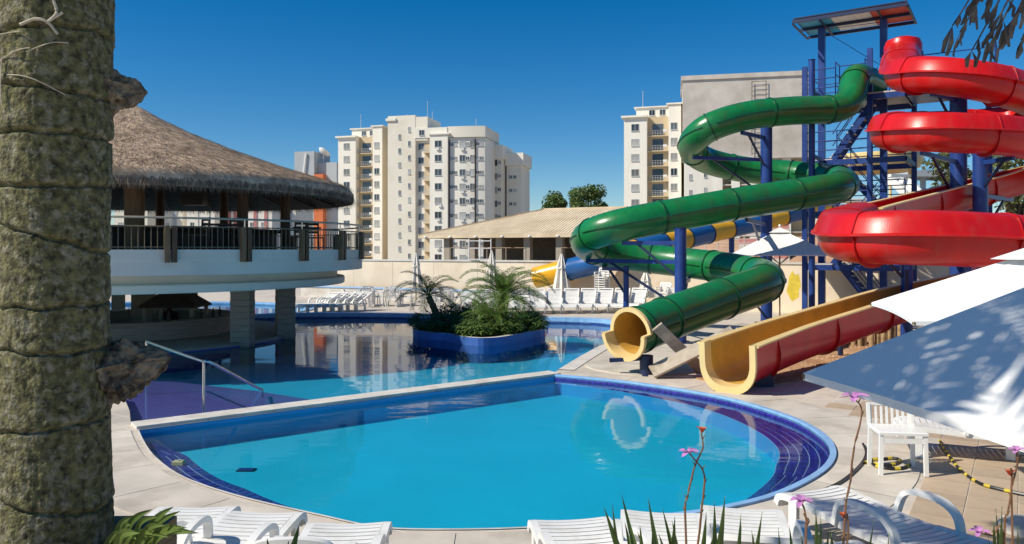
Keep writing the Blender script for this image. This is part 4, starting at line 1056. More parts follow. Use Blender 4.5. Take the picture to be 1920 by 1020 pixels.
# --- bare concrete block on the right
t4 = thing('concrete_block', 'unfinished bare concrete tower block behind the green slide', 'building', (P2(1280,140).x, 140, 0), R(-12))
ZB = CAMZ+(HZ-300)/F*140; ZT = CAMZ+(HZ-146)/F*140
MB().box(0,22.3,0.0,16,ZB,ZT).build('upper_block', m_conc, t4)
MB().box(-0.3,22.6,-0.25,16.2,ZT-0.5,ZT+0.3).build('parapet', m_conc, t4)
MB().box(0.3,7,0.5,14,0,ZB).build('stair_core', m_bwhite, t4)
MB().box(7,24,3.5,14,0,ZB).build('recessed_core', m_btan, t4)
for x in (9.3,12.5,18,23.6): MB().box(x-0.7,x+0.7,0.6,2.4,0,ZB).build('pier', m_bwhite, t4)
for k in range(6):
    z = k*FH
    window(t4,(0.45,0.95),(1.4,0.5,z+1.5)); window(t4,(0.45,0.95),(4.0,0.5,z+1.9))
    MB().box(7,24,0.8,3.5,z-0.1,z+0.1).build('floor_slab', m_conc, t4)
for x in (12.0,14.4): MB().box(x-0.05,x+0.05,-0.35,-0.27,ZB+0.5,ZT-1.2).build('ladder_rail', m_dark, t4)
for k in range(16): MB().box(12.0,14.4,-0.33,-0.29,ZB+0.8+k*0.85,ZB+0.87+k*0.85).build('ladder_rung', m_dark, t4)
for x,z in ((20.4,-2.0),(20.4,-3.7)): MB().bar((x,-0.05,ZT+z),(x+0.9,-0.05,ZT+z-1.2),0.12,0.16).build('wall_slot', m_dark, t4)
# --- grey block with orange corner behind the thatch
t0 = thing('grey_building', 'grey rendered block with an orange corner behind the thatched roof', 'building', (P2(552,185).x,185,0), R(-14))
MB().box(0,5.2,0,8,0,26).build('wall', m_grey, t0); MB().box(5.2,7.6,-0.2,8,0,20.5).build('corner_tower', m_orange, t0); MB().box(5.0,10.3,1.5,9,0,23.4).build('wall', m_grey, t0)
MB().bar((2.3,-0.4,18.5),(3.2,-0.3,25.6),0.3).build('roof_brace', m_plastic, t0)
for k in range(7):
    for x in (1.0,3.0,4.4): window(t0,(0.6,0.6),(x,0,1.6+k*2.85))
MB().cyl((6.6,2,23.4),(6.6,2,25.6),0.08,n=6).build('mast', m_frame, t0)
MB().lathe([(0,0),(0.7,0.1),(1.2,0.35),(1.6,0.8)],16,(0,0,0)).build('dish_antenna', m_plastic, t0, 60).location = (6.6,1.6,25.4)
for c_ in t0.children:
    if c_.name.startswith('dish'): c_.rotation_euler = (R(-30),R(25),0)
# --- low houses seen under the thatch
hs = [(215,280,m_bcream,9.5,'cream house seen through the bar terrace left of the brown column',m_bwhite),(285,345,m_bwhite,9.2,'white house with grey stripes under the thatched roof',m_grey),(350,405,m_bwhite,8.6,'white house with cream stripes under the thatched roof',m_bcream),(408,446,m_pink,9.0,'red brick house with pale bands under the thatched roof',m_bwhite),(462,512,m_bwhite,10.0,'white house with two pink window strips under the eave',m_pink),(514,556,m_bwhite,10.3,'white flats left of the orange corner block',m_grey)]
for i,(x0,x1,m_,zt,lb,m2_) in enumerate(hs):
    d = 112+3*(i%2); w_ = (x1-x0)/F*d; zt = CAMZ+(HZ-(396+ (i%3)*3))/F*d + 1.5
    t = thing('distant_house', lb, 'house', (P2(x0,d).x,d,0), R(-6), 'houses beyond the bar')
    MB().box(0,w_,0,7,0,zt).build('wall', m_, t); MB().box(-0.2,w_+0.2,-0.25,7.2,zt,zt+0.3).build('roof', m_grey if i%2 else m_orange, t)
    for k in range(3):
        for q in range(max(1,int(w_/1.7))): window(t,(0.6,0.6),(0.9+q*1.7,0,1.4+k*2.4))
    MB().box(w_*0.28,w_*0.42,-0.08,0.0,0,zt-0.3).build('stripe', m2_, t); MB().box(w_*0.7,w_*0.82,-0.08,0.0,0,zt-0.3).build('stripe', m2_, t)
# --- trees
def tree(name, label, base, h, rx, rz_, nleaf, m, leaf, seed, cz=0.66, group=None):
    rn = random.Random(seed); t = thing(name, label, 'tree', base, 0, group)
    tr = MB().tube([(0,0,0),(0.1,0,h*0.3),(0.0,0.1,h*0.55),(0.1,0,h*0.72)], [h*0.035,h*0.028,h*0.02,h*0.012], 8)
    cl = []
    for k in range(16):
        a = rn.uniform(0,6.28); zz = rn.uniform(-0.75,0.95); rr = math.sqrt(max(0,1-zz*zz*0.9))*rn.uniform(0.35,0.95)
        c = Vector((rr*rx*math.cos(a), rr*rx*math.sin(a), h*cz+zz*rz_)); cl.append((c, rn.uniform(0.28,0.5)*min(rx,rz_*1.3)))
        tr.tube([(0.0,0.05,h*rn.uniform(0.3,0.6)), tuple(c*0.5+Vector((0,0,h*0.28))), tuple(c)], [h*0.014,h*0.009,h*0.003], 5)
    tr.build('trunk', m_trunk, t, True)
    lf = MB()
    for i in range(nleaf):
        c, r = cl[rn.randrange(len(cl))]; dv_ = Vector((rn.gauss(0,1),rn.gauss(0,1),rn.gauss(0,0.8))).normalized()*r*rn.random()**0.45
        p = c + dv_; a1 = Vector((rn.gauss(0,1),rn.gauss(0,1),rn.gauss(0,0.6))).normalized(); a2 = a1.cross(Vector((rn.gauss(0,1),rn.gauss(0,1),rn.gauss(0,1)))).normalized()
        s = leaf*rn.uniform(0.6,1.4); lf.quad(p-a1*s, p+a2*s*0.55, p+a1*s, p-a2*s*0.55)
    lf.build('crown', m, t)
    return t
tree('background_tree', 'dark round-topped tree peeking over the pavilion roof, right of the pair', P2(1103,108), 11.3, 3.3, 2.1, 6500, m_tree, 0.2, 5, 0.80)
tree('background_tree', 'smaller dark tree peeking over the pavilion roof, left of the pair', P2(1042,110), 10.4, 2.1, 1.6, 3600, m_tree, 0.19, 6, 0.83)
tree('garden_tree', 'sparse yellow-green tree behind the thick blue columns', P2(1800,40), 7.9, 1.6, 1.9, 2600, m_treel, 0.11, 8, 0.80)
tree('garden_tree', 'yellow-green tree at the right edge behind the red loops', P2(1905,38), 8.0, 2.0, 1.7, 2600, m_treel, 0.11, 9, 0.78)
tree('palm_bush', 'low green bush behind the wire fence by the second red loop', P2(1990,42), 6.6, 2.2, 1.6, 1800, m_tree, 0.13, 10, 0.7)
# --- clay bank and wire fence right of the pavilion
bk = MB()
ba, bb = D(1300,455,54), D(1480,440,46)
tag(MB().quad((ba.x,ba.y-2,0),(bb.x+6,bb.y-2,0),(bb.x+6,bb.y+6,3.6),(ba.x,ba.y+6,3.2)).build('clay_bank', m_hill), kind='structure')
wf = thing('wire_fence', 'thin wire mesh fence on the clay bank behind the white parasol', 'fence', (ba.x,ba.y,2.2))
v = Vector((bb.x-ba.x,bb.y-ba.y,0)); 
for k in range(8): q = v*k/7; MB().cyl((q.x,q.y,-0.8),(q.x,q.y,1.6),0.04,n=6).build('fence_post', m_conc, wf)
for k in range(7): MB().cyl((0,0,0.2+k*0.22),(v.x,v.y,0.2+k*0.22),0.012,n=4).build('wire', m_frame, wf)
rb = thing('brick_shed', 'small red brick shed wall with pale bands behind the fence', 'shed', P2(1432,52)+Vector((0,0,0)), R(-20))
for k in range(9): MB().box(-1.6,1.6,0,2,k*0.5,k*0.5+(0.36 if k%2==0 else 0.5)).build('brick_band', m_pink if k%2==0 else m_conc, rb)
# --- children's play structure behind the tower
ps = thing('play_structure', 'tan play structure with ring flume behind the slide tower', 'play structure', P2(1650,44), R(-20))
ov = Vector(ps.location)
zR = CAMZ+(HZ-303)/F*44
prf = [(2.2,0.35),(2.45,0.38),(2.5,0.1),(2.3,-0.35),(1.8,-0.55),(1.3,-0.35),(1.1,0.1),(1.15,0.35),(1.25,0.35),(1.2,0.1),(1.4,-0.25),(1.8,-0.42),(2.2,-0.25),(2.35,0.1),(2.2,0.35)]
MB().lathe(prf, 40, (-0.2,0.5,zR)).build('ring_flume', m_gel, ps, 50)
for x in (-1.6,0.3,1.6): MB().cyl((x,0.5,0),(x,0.5,zR-0.3),0.11,n=8).build('leg', m_gel, ps, 30)
for z in (2.6,4.4,5.5): MB().box(-2.4,1.9,-0.3,1.4,z-0.15,z).build('platform', m_conc, ps)
for k in range(4): MB().bar((-2.2+k*1.1,-0.25,2.6),(-1.2+k*1.1,-0.25,4.4),0.09).build('brace', m_gel, ps)
MB().box(-2.3,-1.0,-0.35,-0.28,2.6,3.6).build('panel', m_btan, ps)
ws = thing('white_chute', 'white body slide with raised sides behind the blue tower post', 'slide', P2(1704,40), R(14))
zt_ = CAMZ+(HZ-340)/F*40
cp = catmull([Vector((0,1.2,zt_-0.1)),Vector((0,0.6,zt_-0.15)),Vector((0,-0.2,zt_-0.9)),Vector((0,-1.2,zt_-2.6)),Vector((0,-2.4,zt_-4.4)),Vector((0,-4.0,0.4)),Vector((0,-5.2,0.25))],8)
fw = frames(cp)
MB().sweep(fw, [(-0.55,0.35),(-0.45,0.35),(-0.4,0.05),(0.4,0.05),(0.45,0.35),(0.55,0.35),(0.5,-0.08),(-0.5,-0.08)]).build('chute', m_plastic, ws, 40)
MB().bar((-0.6,0.7,zt_+0.35),(0.6,0.7,zt_+0.35),0.3,0.14).build('head_bar', m_plastic, ws)
for sx in (-1,1): MB().cyl((sx*0.45,0.8,0),(sx*0.45,0.8,zt_-0.1),0.07,n=8).build('leg', m_gel, ws, 30)
ly = thing('yellow_play_tube', 'short crooked yellow play tube beside the white chute', 'play tube', P2(1748,33), 0)
MB().tube(catmull([Vector((-0.55,0,0.75)),Vector((-0.25,0,1.25)),Vector((0.05,0.1,1.75)),Vector((0.35,0.3,1.9)),Vector((0.5,0.7,1.5)),Vector((0.55,1.0,0.7))],5),0.26,14).build('tube', m_yeltube, ly, 50)
for a in (0.2,0.5): MB().cyl((-0.4+a,0,1.0+a*1.3),(-0.37+a,0,1.06+a*1.3),0.3,n=14).build('joint_flange', m_yellp, ly, 30)
MB().cyl((0.2,0.15,0),(0.2,0.15,1.7),0.08,n=8).build('leg', m_blue, ly, 30)
gr_ = thing('grey_shelter', 'grey flat shelter roofs on slim posts far right behind the slides', 'shelter', P2(1770,58))
for k,(z,x0,x1) in enumerate(((8.0,-3.0,6.0),(6.4,-2.0,6.0))): MB().box(x0,x1,-1,2.5,z,z+0.45).build('roof_slab', m_grey, gr_)
for x in (-1.5,2,5): MB().box(x-0.15,x+0.15,0,0.3,0,8).build('post', m_grey, gr_)
# ------------------------------------------------------------------ loungers, chairs, parasols
def lounger(name, back, small=False):
    t = thing(name, 'x', 'lounger')
    prof = [(0.97,0.27),(0.93,0.345),(0.80,0.372),(0.45,0.36),(0.1,0.335),(-0.2,0.34)]
    pr = catmull([Vector((0,y,z)) for y,z in prof], 4)
    for sx in (-1,1):
        path = [Vector((sx*0.305,p.y,p.z)) for p in pr]
        MB().sweep(frames(path), [(-0.028,-0.045),(0.028,-0.045),(0.03,0.012),(-0.03,0.012)]).build('side_rail', m_plastic, t, 40)
    ca, sa = math.cos(back), math.sin(back)
    def bk(s, off=0.0): return (-0.2 - s*ca - off*sa*1.0, 0.34 + s*sa - off*ca*-1.0)
    sp = resample(pr, 0.074)
    def slat(cy, cz, ty, tz, wd):
        m = MB(); tv = Vector((0,ty,tz)).normalized(); nv = Vector((0,-tv.z,tv.y))
        if nv.z < 0: nv = -nv
        k = 6
        A = []
        for i in range(k+1):
            x = -0.275+0.55*i/k; sag = -0.012*(1-(x/0.275)**2)
            c = Vector((x,cy,cz))+nv*(0.008+sag)
            A.append([c-tv*wd-nv*0.006, c+tv*wd-nv*0.006, c+tv*wd+nv*0.006, c-tv*wd+nv*0.006])
        b0 = len(m.v)
        for q in A: m.v += [tuple(z) for z in q]
        for i in range(k):
            for j in range(4): m.f.append((b0+i*4+j, b0+i*4+(j+1)%4, b0+i*4+4+(j+1)%4, b0+i*4+4+j))
        return m
    allm = MB()
    def put(m, nm):
        if small:
            b0 = len(allm.v); allm.v += m.v; allm.f += [tuple(i+b0 for i in f) for f in m.f]
        else: m.build(nm, m_plastic, t)
    for a, b in zip(sp, sp[1:]):
        c = (a+b)/2; d = b-a; put(slat(c.y,c.z,d.y,d.z,0.029), 'seat_slat')
    ns = 10
    for k in range(ns):
        y,z = bk(0.05+k*0.074); put(slat(y,z,-ca,sa,0.029), 'back_slat')
    if small: allm.build('slats', m_plastic, t)
    for sx in (-1,1):
        y0,z0 = bk(0.0); y1,z1 = bk(0.82)
        MB().bar((sx*0.30,y0,z0),(sx*0.30,y1,z1),0.05,0.05).build('back_rail', m_plastic, t)
        for y in (0.74,-0.5):
            MB().obox((sx*0.31,y,0.165), (0.018,0,0), (0,0.05,0), (0,0.0,0.165)).build('leg', m_plastic, t)
        MB().bar((sx*0.31,-0.2,0.315),(sx*0.31,-0.62,0.30),0.045,0.06).build('rear_rail', m_plastic, t)
        ar = catmull([Vector((sx*0.335,0.22,0.33)),Vector((sx*0.35,0.16,0.50)),Vector((sx*0.35,0.02,0.56)),Vector((sx*0.35,-0.22,0.555)),Vector((sx*0.345,-0.36,0.47)),Vector((sx*0.335,-0.40,0.30))],4)
        MB().sweep(frames(ar,Vector((1,0,0))), [(-0.022,-0.03),(0.022,-0.03),(0.022,0.03),(-0.022,0.03)]).build('armrest', m_plastic, t, 40)
    y1,z1 = bk(0.83); MB().obox((0,y1,z1),(0.325,0,0),(0,-ca*0.03,sa*0.03),(0,sa*0.02,ca*0.02)).build('head_rail', m_plastic, t)
    MB().box(-0.3,0.3,0.945,0.985,0.235,0.30).build('foot_rail', m_plastic, t)
    if back > 0.3:
        y,z = bk(0.45); MB().bar((-0.2,y,z-0.02),(-0.2,-0.68,0.32),0.03).build('back_prop', m_plastic, t); MB().bar((0.2,y,z-0.02),(0.2,-0.68,0.32),0.03).build('back_prop', m_plastic, t)
    return t
PR = {}
def place_lounger(kind, foot, head, label, group):
    back, small = {'up':(R(30),False),'flat':(R(4),False),'mid':(R(15),False),'far':(R(44),True),'farflat':(R(30),True)}[kind]
    foot, head = Vector(foot), Vector(head); dv = foot-head; rzv = math.atan2(dv.y,dv.x)-math.pi/2
    if kind not in PR: o = lounger('sun_lounger', back, small); PR[kind] = o
    else: o = copy_tree(PR[kind])
    o.location = (foot.x-dv.normalized().x*0.97, foot.y-dv.normalized().y*0.97, 0.012 if not small else 0.004); o.rotation_euler = (0,0,rzv)
    tag(o, label, 'lounger', group); return o
gN = 'white loungers in the foreground'
place_lounger('mid', (0.46,6.45), (0.70,4.6), 'white slatted lounger in the foreground, leftmost of the right-hand group', gN)
place_lounger('up', (1.27,6.62), (1.00,4.8), 'white foreground lounger with raised back behind the dark blade leaves', gN)
place_lounger('up', (1.98,6.72), (1.62,4.9), 'white foreground lounger with raised back, third from left in right group', gN)
place_lounger('mid', (2.30,5.95), (2.42,4.1), 'white foreground lounger nearest the camera under the pink flower', gN)
place_lounger('flat', (2.72,7.22), (3.42,5.40), 'flat white lounger lying slantwise at the right end of the foreground row', gN)
place_lounger('up', (-2.70,6.75), (-2.68,4.9), 'white foreground lounger with raised back next to the brown planter', gN)
place_lounger('mid', (-2.08,6.62), (-2.2,4.8), 'white foreground lounger second from left beside the plastic chair', gN)
place_lounger('mid', (-1.32,6.36), (-1.25,4.5), 'white foreground lounger third from left at the pool edge', gN)
# monobloc chair in the foreground
def plastic_chair(name, label, loc_, rz, group=None):
    t = thing(name, label, 'chair', loc_, rz, group)
    MB().bevbox(-0.23,0.23,-0.22,0.22,0.40,0.44,0.012).build('seat', m_plastic, t)
    for sx in (-1,1):
        for sy in (-1,1): MB().bar((sx*0.25,sy*0.23,0),(sx*0.22,sy*0.2,0.42),0.05,0.035).build('leg', m_plastic, t)
        MB().sweep(frames(catmull([Vector((sx*0.25,0.22,0.42)),Vector((sx*0.27,0.2,0.6)),Vector((sx*0.27,0.1,0.64)),Vector((sx*0.265,-0.2,0.66)),Vector((sx*0.25,-0.27,0.68))],4),Vector((1,0,0))),[(-0.018,-0.025),(0.018,-0.025),(0.018,0.025),(-0.018,0.025)]).build('armrest', m_plastic, t, 40)
    for k in range(6):
        x = -0.17+k*0.068; MB().bar((x,-0.22,0.43),(x*1.1,-0.30,0.80),0.032,0.012).build('back_slat', m_plastic, t)
    ar = [Vector((0.235*math.cos(a)*1.0,-0.30-0.02*math.sin(a),0.79+0.05*math.sin(a))) for a in [math.pi*i/8 for i in range(9)]]
    MB().sweep(frames(ar,Vector((0,1,0))),[(-0.02,-0.025),(0.02,-0.025),(0.02,0.025),(-0.02,0.025)]).build('top_rail', m_plastic, t, 40)
    return t
plastic_chair('plastic_chair', 'white plastic armchair with its slatted back to us, between the foreground loungers', (-1.33,4.98,0.003), 0)
# white table by the parasols, with folded white recliners
tq = W(1682,884); tw_ = 0.56
tb_ = thing('plastic_table', 'small white plastic table standing under the large parasol edge', 'table', (tq.x,tq.y,0.012), R(-8))
MB().bevbox(-0.30,0.30,-0.26,0.26,0.50,0.54,0.01).build('table_top', m_plastic, tb_); MB().box(-0.27,0.27,-0.245,-0.225,0.40,0.46).build('apron_rail', m_plastic, tb_)
for sx in (-1,1):
    for sy in (-1,1): MB().bar((sx*0.28,sy*0.235,0),(sx*0.27,sy*0.225,0.5),0.05,0.045).build('leg', m_plastic, tb_)
for k in range(8): MB().bar((-0.25+k*0.07,0.27,0.54),(-0.25+k*0.07,0.30,0.78),0.03,0.014).build('rack_bar', m_plastic, tb_)
MB().bar((-0.29,0.30,0.79),(0.29,0.30,0.79),0.03,0.03).build('rack_rail', m_plastic, tb_)
for sx in (-1,1): MB().bar((sx*0.28,0.25,0.5),(sx*0.28,0.3,0.8),0.04,0.04).build('rack_post', m_plastic, tb_)
tb_.scale = (0.88,0.88,0.92)
place_lounger('flat', (4.95,10.0), (6.5,9.4), 'white lounger half hidden behind the small plastic table', 'loungers under the large parasols')
place_lounger('up', (6.15,9.9), (7.4,8.9), 'white lounger at the right edge under the second parasol', 'loungers under the large parasols')
# parasols
def parasol(name, label, c, half, rz, zr, za, group, base=True, n=10):
    t = thing(name, label, 'parasol', (c[0],c[1],0.012), rz, group)
    cs = [Vector((-half,-half,zr)),Vector((half,-half,zr)),Vector((half,half,zr)),Vector((-half,half,zr))]; ap = Vector((0,0,za))
    for k in range(4):
        a, b = cs[k], cs[(k+1)%4]; m = MB(); idx = {}
        for i in range(n+1):
            for j in range(n+1-i):
                s, q = i/n, j/n
                p = a.lerp(b, q/(1-s) if s < 1 else 0.5).lerp(ap, s) if True else a
                e = 4*(q/(1-s))*(1-q/(1-s)) if s < 1 else 0
                p = p - Vector((0,0,0.05*e*(1-s)*s*4*0.5)) + Vector((0,0,0.012*e*(1-s)**3)) + Vector((0,0,0.010*noise.noise(p*2.3+Vector((c[0],0,0)))+0.004*noise.noise(p*7)))*(0 if s in (0,1) or q < 1e-6 or q > 1-s-1e-6 else 1)
                mid = (a+b)/2; p = p + Vector((-mid.x,-mid.y,0)).normalized()*0.03*e*(1-s)**2
                idx[i,j] = len(m.v); m.v.append(tuple(p))
        for i in range(n):
            for j in range(n-i):
                m.f.append((idx[i,j],idx[i,j+1],idx[i+1,j]))
                if j < n-i-1: m.f.append((idx[i,j+1],idx[i+1,j+1],idx[i+1,j]))
        m.build('canopy_panel', m_canvas, t, 30)
        row = [Vector(m.v[idx[0,j]]) for j in range(n+1)]
        MB().strip(row, [p-Vector((0,0,0.035)) for p in row]).build('hem', m_canvas, t)
        MB().bar(a-Vector((0,0,0.02)), ap*0.98-Vector((0,0,0.03)), 0.022).build('rib', m_woodl, t)
        MB().bar((a*0.5+Vector((0,0,zr*0.5+(za-zr)*0.45-0.02)))*1.0, Vector((0,0,zr-0.3)), 0.018).build('strut', m_woodl, t)
    m = MB(); q = half*0.2
    for k in range(4):
        a = Vector((cs[k].x*0.22,cs[k].y*0.22,za-(za-zr)*0.2+0.05)); b = Vector((cs[(k+1)%4].x*0.22,cs[(k+1)%4].y*0.22,a.z)); m.tri(a,b,(0,0,za+0.06))
    m.build('vent_cap', m_canvas, t)
    MB().cyl((0,0,0.08),(0,0,za+0.02),0.024,n=10).build('pole', m_woodl, t, 30); MB().lathe([(0,0.16),(0.03,0.15),(0.045,0.1),(0,0.07)],10,(0,0,za+0.0)).build('finial', m_plastic, t, 60)
    if base: MB().lathe([(0,0.10),(0.05,0.10),(0.24,0.07),(0.27,0.02),(0.27,0),(0,0)],20).build('base', m_conc, t, 40)
    return t
gU = 'open white parasols'
ca = W(1506,700,2.0); eA = Vector((0.09,-0.996,0)); halfA = 1.42
cA = ca + eA*halfA + Vector((0.996,0.09,0))*halfA
parasol('parasol', 'big white parasol in the right foreground with dappled palm shade', (cA.x,cA.y), halfA, math.atan2(eA.y,eA.x)+math.pi/2, 1.99, 2.98, gU)
parasol('parasol', 'white parasol behind the dappled one, its corner over the table', (4.77,7.12), 1.18, math.atan2(-2.25,-0.7)+math.pi/2, 2.0, 2.56, gU)
parasol('parasol', 'white parasol with thin brown pole under the green slide', (P2(1462,25).x,25), 1.5, R(-14), 2.42, 3.25, gU)
def folded(name, label, base, h, r, group):
    t = thing(name, label, 'parasol', base, random.random()*6, group)
    m = MB(); prof_ = [(0.35,0.30),(0.45,0.36),(0.9,0.9),(0.97,0.8),(0.72,1.0),(0.6,0.98)]
    lv = [(0.30,0.95),(0.34,1.0),(0.5,0.80),(0.7,0.55),(0.74,0.60),(0.86,0.36),(0.96,0.16),(1.0,0.03)]
    n = 32; k0 = 0
    for zf, rf_ in lv:
        for i in range(n):
            a = 6.2832*i/n; rr = r*rf_*(1+0.22*math.cos(a*8)); m.v.append((rr*math.cos(a),rr*math.sin(a),h*zf))
    for q in range(len(lv)-1):
        for i in range(n): j=(i+1)%n; m.f.append((q*n+i,q*n+j,q*n+n+j,q*n+n+i))
    m.build('folded_canopy', m_canvasf, t, 50)
    MB().cyl((0,0,0),(0,0,h+0.03),0.025,n=8).build('pole', m_woodl, t); MB().lathe([(0,0.1),(0.2,0.07),(0.24,0),(0,0)],14).build('base', m_conc, t, 40)
    MB().lathe([(0.6*r*1.05,h*0.70),(0.62*r*1.05,h*0.72),(0.6*r,h*0.735)],20).build('tie_band', m_canvasf, t)
    return t
gF = 'folded parasols by the cream wall'
folded('folded_parasol','folded white parasol behind the left island palm',P2(780,38.2)+Vector((0,0,0)),2.5,0.30,gF)
folded('folded_parasol','folded white parasol whose tip shows above the large island palm',P2(922,37.0),2.6,0.30,gF)
folded('folded_parasol','folded white parasol left of the stacked chairs',P2(1053,35.4),2.45,0.34,gF)
folded('folded_parasol','folded beige parasol right of the stacked chairs behind the green slide',P2(1211,33.5),1.75,0.33,gF)
# far lounger rows
row0, row1 = W(880,590), W(1192,588)
nl = 11
for i in range(nl):
    px = 890 + i*29.2; p = W(px, 592 - i*0.5)
    place_lounger('far', p, p + Vector((0.1+0.06*(i-5),1,0)), ORD[nl-1-i]+' white lounger from the right in the row along the far pool edge', 'loungers along the far pool edge')
for i in range(5):
    p = W(560+i*16, 588-i*0.3); place_lounger('farflat', p, p+Vector((0.75,1,0)), ORD[i]+' white lounger from the left in the slanted row right of the bar', 'slanted loungers right of the bar')
# stacked chairs and tables in front of the wall
def stack(name, label, base, n, rz):
    t = thing(name, label, 'chairs', base, rz)
    for k in range(n):
        c = MB().box(-0.24,0.24,-0.22,0.22,0.38+k*0.1,0.42+k*0.1).bar((-0.22,0.2,0.4+k*0.1),(-0.23,0.32,0.78+k*0.1),0.05,0.03).bar((0.22,0.2,0.4+k*0.1),(0.23,0.32,0.78+k*0.1),0.05,0.03).bar((-0.23,0.32,0.78+k*0.1),(0.23,0.32,0.78+k*0.1),0.04,0.08)
        for sx in (-1,1):
            c.box(sx*0.24-0.02,sx*0.24+0.02,-0.22,-0.18,k*0.1,0.62+k*0.1); c.box(sx*0.24-0.02,sx*0.24+0.02,-0.2,0.25,0.60+k*0.1,0.63+k*0.1)
        c.build('stacked_chair', m_plastic, t)
    return t
stack('chair_stack','tall stack of white plastic chairs against the cream wall',P2(1128,33.7),11,R(-30))
stack('chair_stack','short stack of white plastic chairs left of the blue slide column',P2(1243,32.5),5,R(-35))
stack('chair_stack','low stack of white plastic chairs nearest the blue slide column',P2(1262,32.0),3,R(-20))
def cafe_table(label, base, m=m_plastic):
    t = MB().box(-0.4,0.4,-0.4,0.4,0.70,0.74)
    for sx in (-1,1):
        for sy in (-1,1): t.bar((sx*0.34,sy*0.34,0),(sx*0.36,sy*0.36,0.7),0.05)
    return tag(obj('cafe_table', t.mesh('cafe_table', m), None, base), label, 'table', 'white tables by the ledge')
cc = MB().box(-0.22,0.22,-0.22,0.22,0.41,0.45)
for sx in (-1,1):
    for sy in (-1,1): cc.bar((sx*0.24,sy*0.23,0),(sx*0.2,sy*0.2,0.42),0.04)
    cc.bar((sx*0.21,0.2,0.43),(sx*0.22,0.3,0.84),0.045); cc.bar((sx*0.25,-0.2,0.64),(sx*0.24,0.26,0.66),0.04); cc.bar((sx*0.25,-0.2,0.42),(sx*0.25,-0.2,0.64),0.04)
for k in range(5): cc.bar((-0.16+k*0.08,0.2,0.45),(-0.16+k*0.08,0.3,0.83),0.035,0.015)
cc.bar((-0.23,0.3,0.85),(0.23,0.3,0.85),0.03,0.05)
ccm = cc.mesh('cafe_chair', m_plastic)
q = 0
for i,(px,dd) in enumerate(((685,35.6),(735,35.8),(830,35.2))):
    p = P2(px,dd); cafe_table(('leftmost','middle','rightmost')[i]+' white cafe table in front of the pale blue ledge', p)
    for k,(dx,dy,wh) in enumerate(((-0.68,0,'left of'),(0.68,0,'right of'),(0,0.7,'behind'),(0.1,-0.72,'in front of'))):
        tag(obj('cafe_chair', ccm, None, p+Vector((dx,dy,0)), math.atan2(-dy,-dx)+math.pi/2+random.uniform(-0.3,0.3)), 'white plastic chair '+wh+' the '+('leftmost','middle','rightmost')[i]+' cafe table', 'chair', 'white chairs by the ledge')
# ------------------------------------------------------------------ planted island in the far pool
ic = Vector((-0.85,23.9,0))
outl = catmull([W(782,634,WZ),W(835,640,WZ),W(885,648,WZ),W(925,648,WZ),W(955,644,WZ),W(985,638,WZ),W(1020,630,WZ),Vector((0.95,25.0,0)),Vector((0.2,26.0,0)),Vector((-1.3,26.3,0)),Vector((-2.6,25.6,0)),Vector((-3.05,24.2,0))],4,closed=True)
outl = [Vector((p.x,p.y,0)) for p in outl]
isl = thing('island_planter', 'low blue-walled planter island standing in the far pool', 'planter', ic)
lo = [p-ic for p in outl]; inn = offset(lo, -0.16)
if abs(sum(p.x*q.y-q.x*p.y for p,q in zip(inn,inn[1:]+inn[:1]))) > abs(sum(p.x*q.y-q.x*p.y for p,q in zip(lo,lo[1:]+lo[:1]))): inn = offset(lo, 0.16)
MB().wall(lo, -0.54, 0.16).build('planter_wall', mat('planter_blue_paint',(0.04,0.115,0.36),0.5,0.2,2), isl)
MB().strip(rz(lo+lo[:1],0.16), rz(inn+inn[:1],0.16)).strip(rz(inn+inn[:1],0.16), rz(inn+inn[:1],0.05)).build('planter_coping', m_coping, isl)
MB().poly(inn, z=0.07).build('soil', m_soil, isl)
def frond(mb, base, ang, elev, length, droop, nleaf, leaflen, wd, rn, twist=0.0):
    base = Vector(base); h = Vector((math.cos(ang), math.sin(ang), 0)); pts = []; p = base.copy(); e = elev
    seg = 14
    for i in range(seg+1):
        pts.append(p.copy()); dd = h*math.cos(e)+Vector((0,0,math.sin(e))); p = p + dd*length/seg; e -= droop/seg*(0.5+1.0*i/seg)
    mb.tube(pts, [wd*0.9*(1-0.85*i/seg)+0.002 for i in range(seg+1)], 5, cap=False)
    fr = frames(pts)
    for i in range(nleaf):
        t = 0.14+0.86*i/nleaf; f = t*seg; k = min(int(f),seg-1); pt = pts[k].lerp(pts[k+1],f-k); _,tt,sd,u_ = fr[k]
        L = leaflen*(0.45+0.55*math.sin(math.pi*min(1,t*0.9+0.12)))*rn.uniform(0.85,1.1)
        for sg in (-1,1):
            d = (sd*sg*0.80+tt*0.55+u_*0.28+Vector((rn.gauss(0,.08),rn.gauss(0,.08),rn.gauss(0,.08)))).normalized()
            m1 = pt+d*L*0.5+u_*0.01; tip = pt+d*L-Vector((0,0,0.22*L)); w_ = tt*wd*0.55
            k0 = len(mb.v); mb.v += [tuple(pt-w_*0.4),tuple(pt+w_*0.4),tuple(m1+w_),tuple(m1-w_),tuple(tip)]; mb.f += [(k0,k0+1,k0+2,k0+3),(k0+3,k0+2,k0+4)]
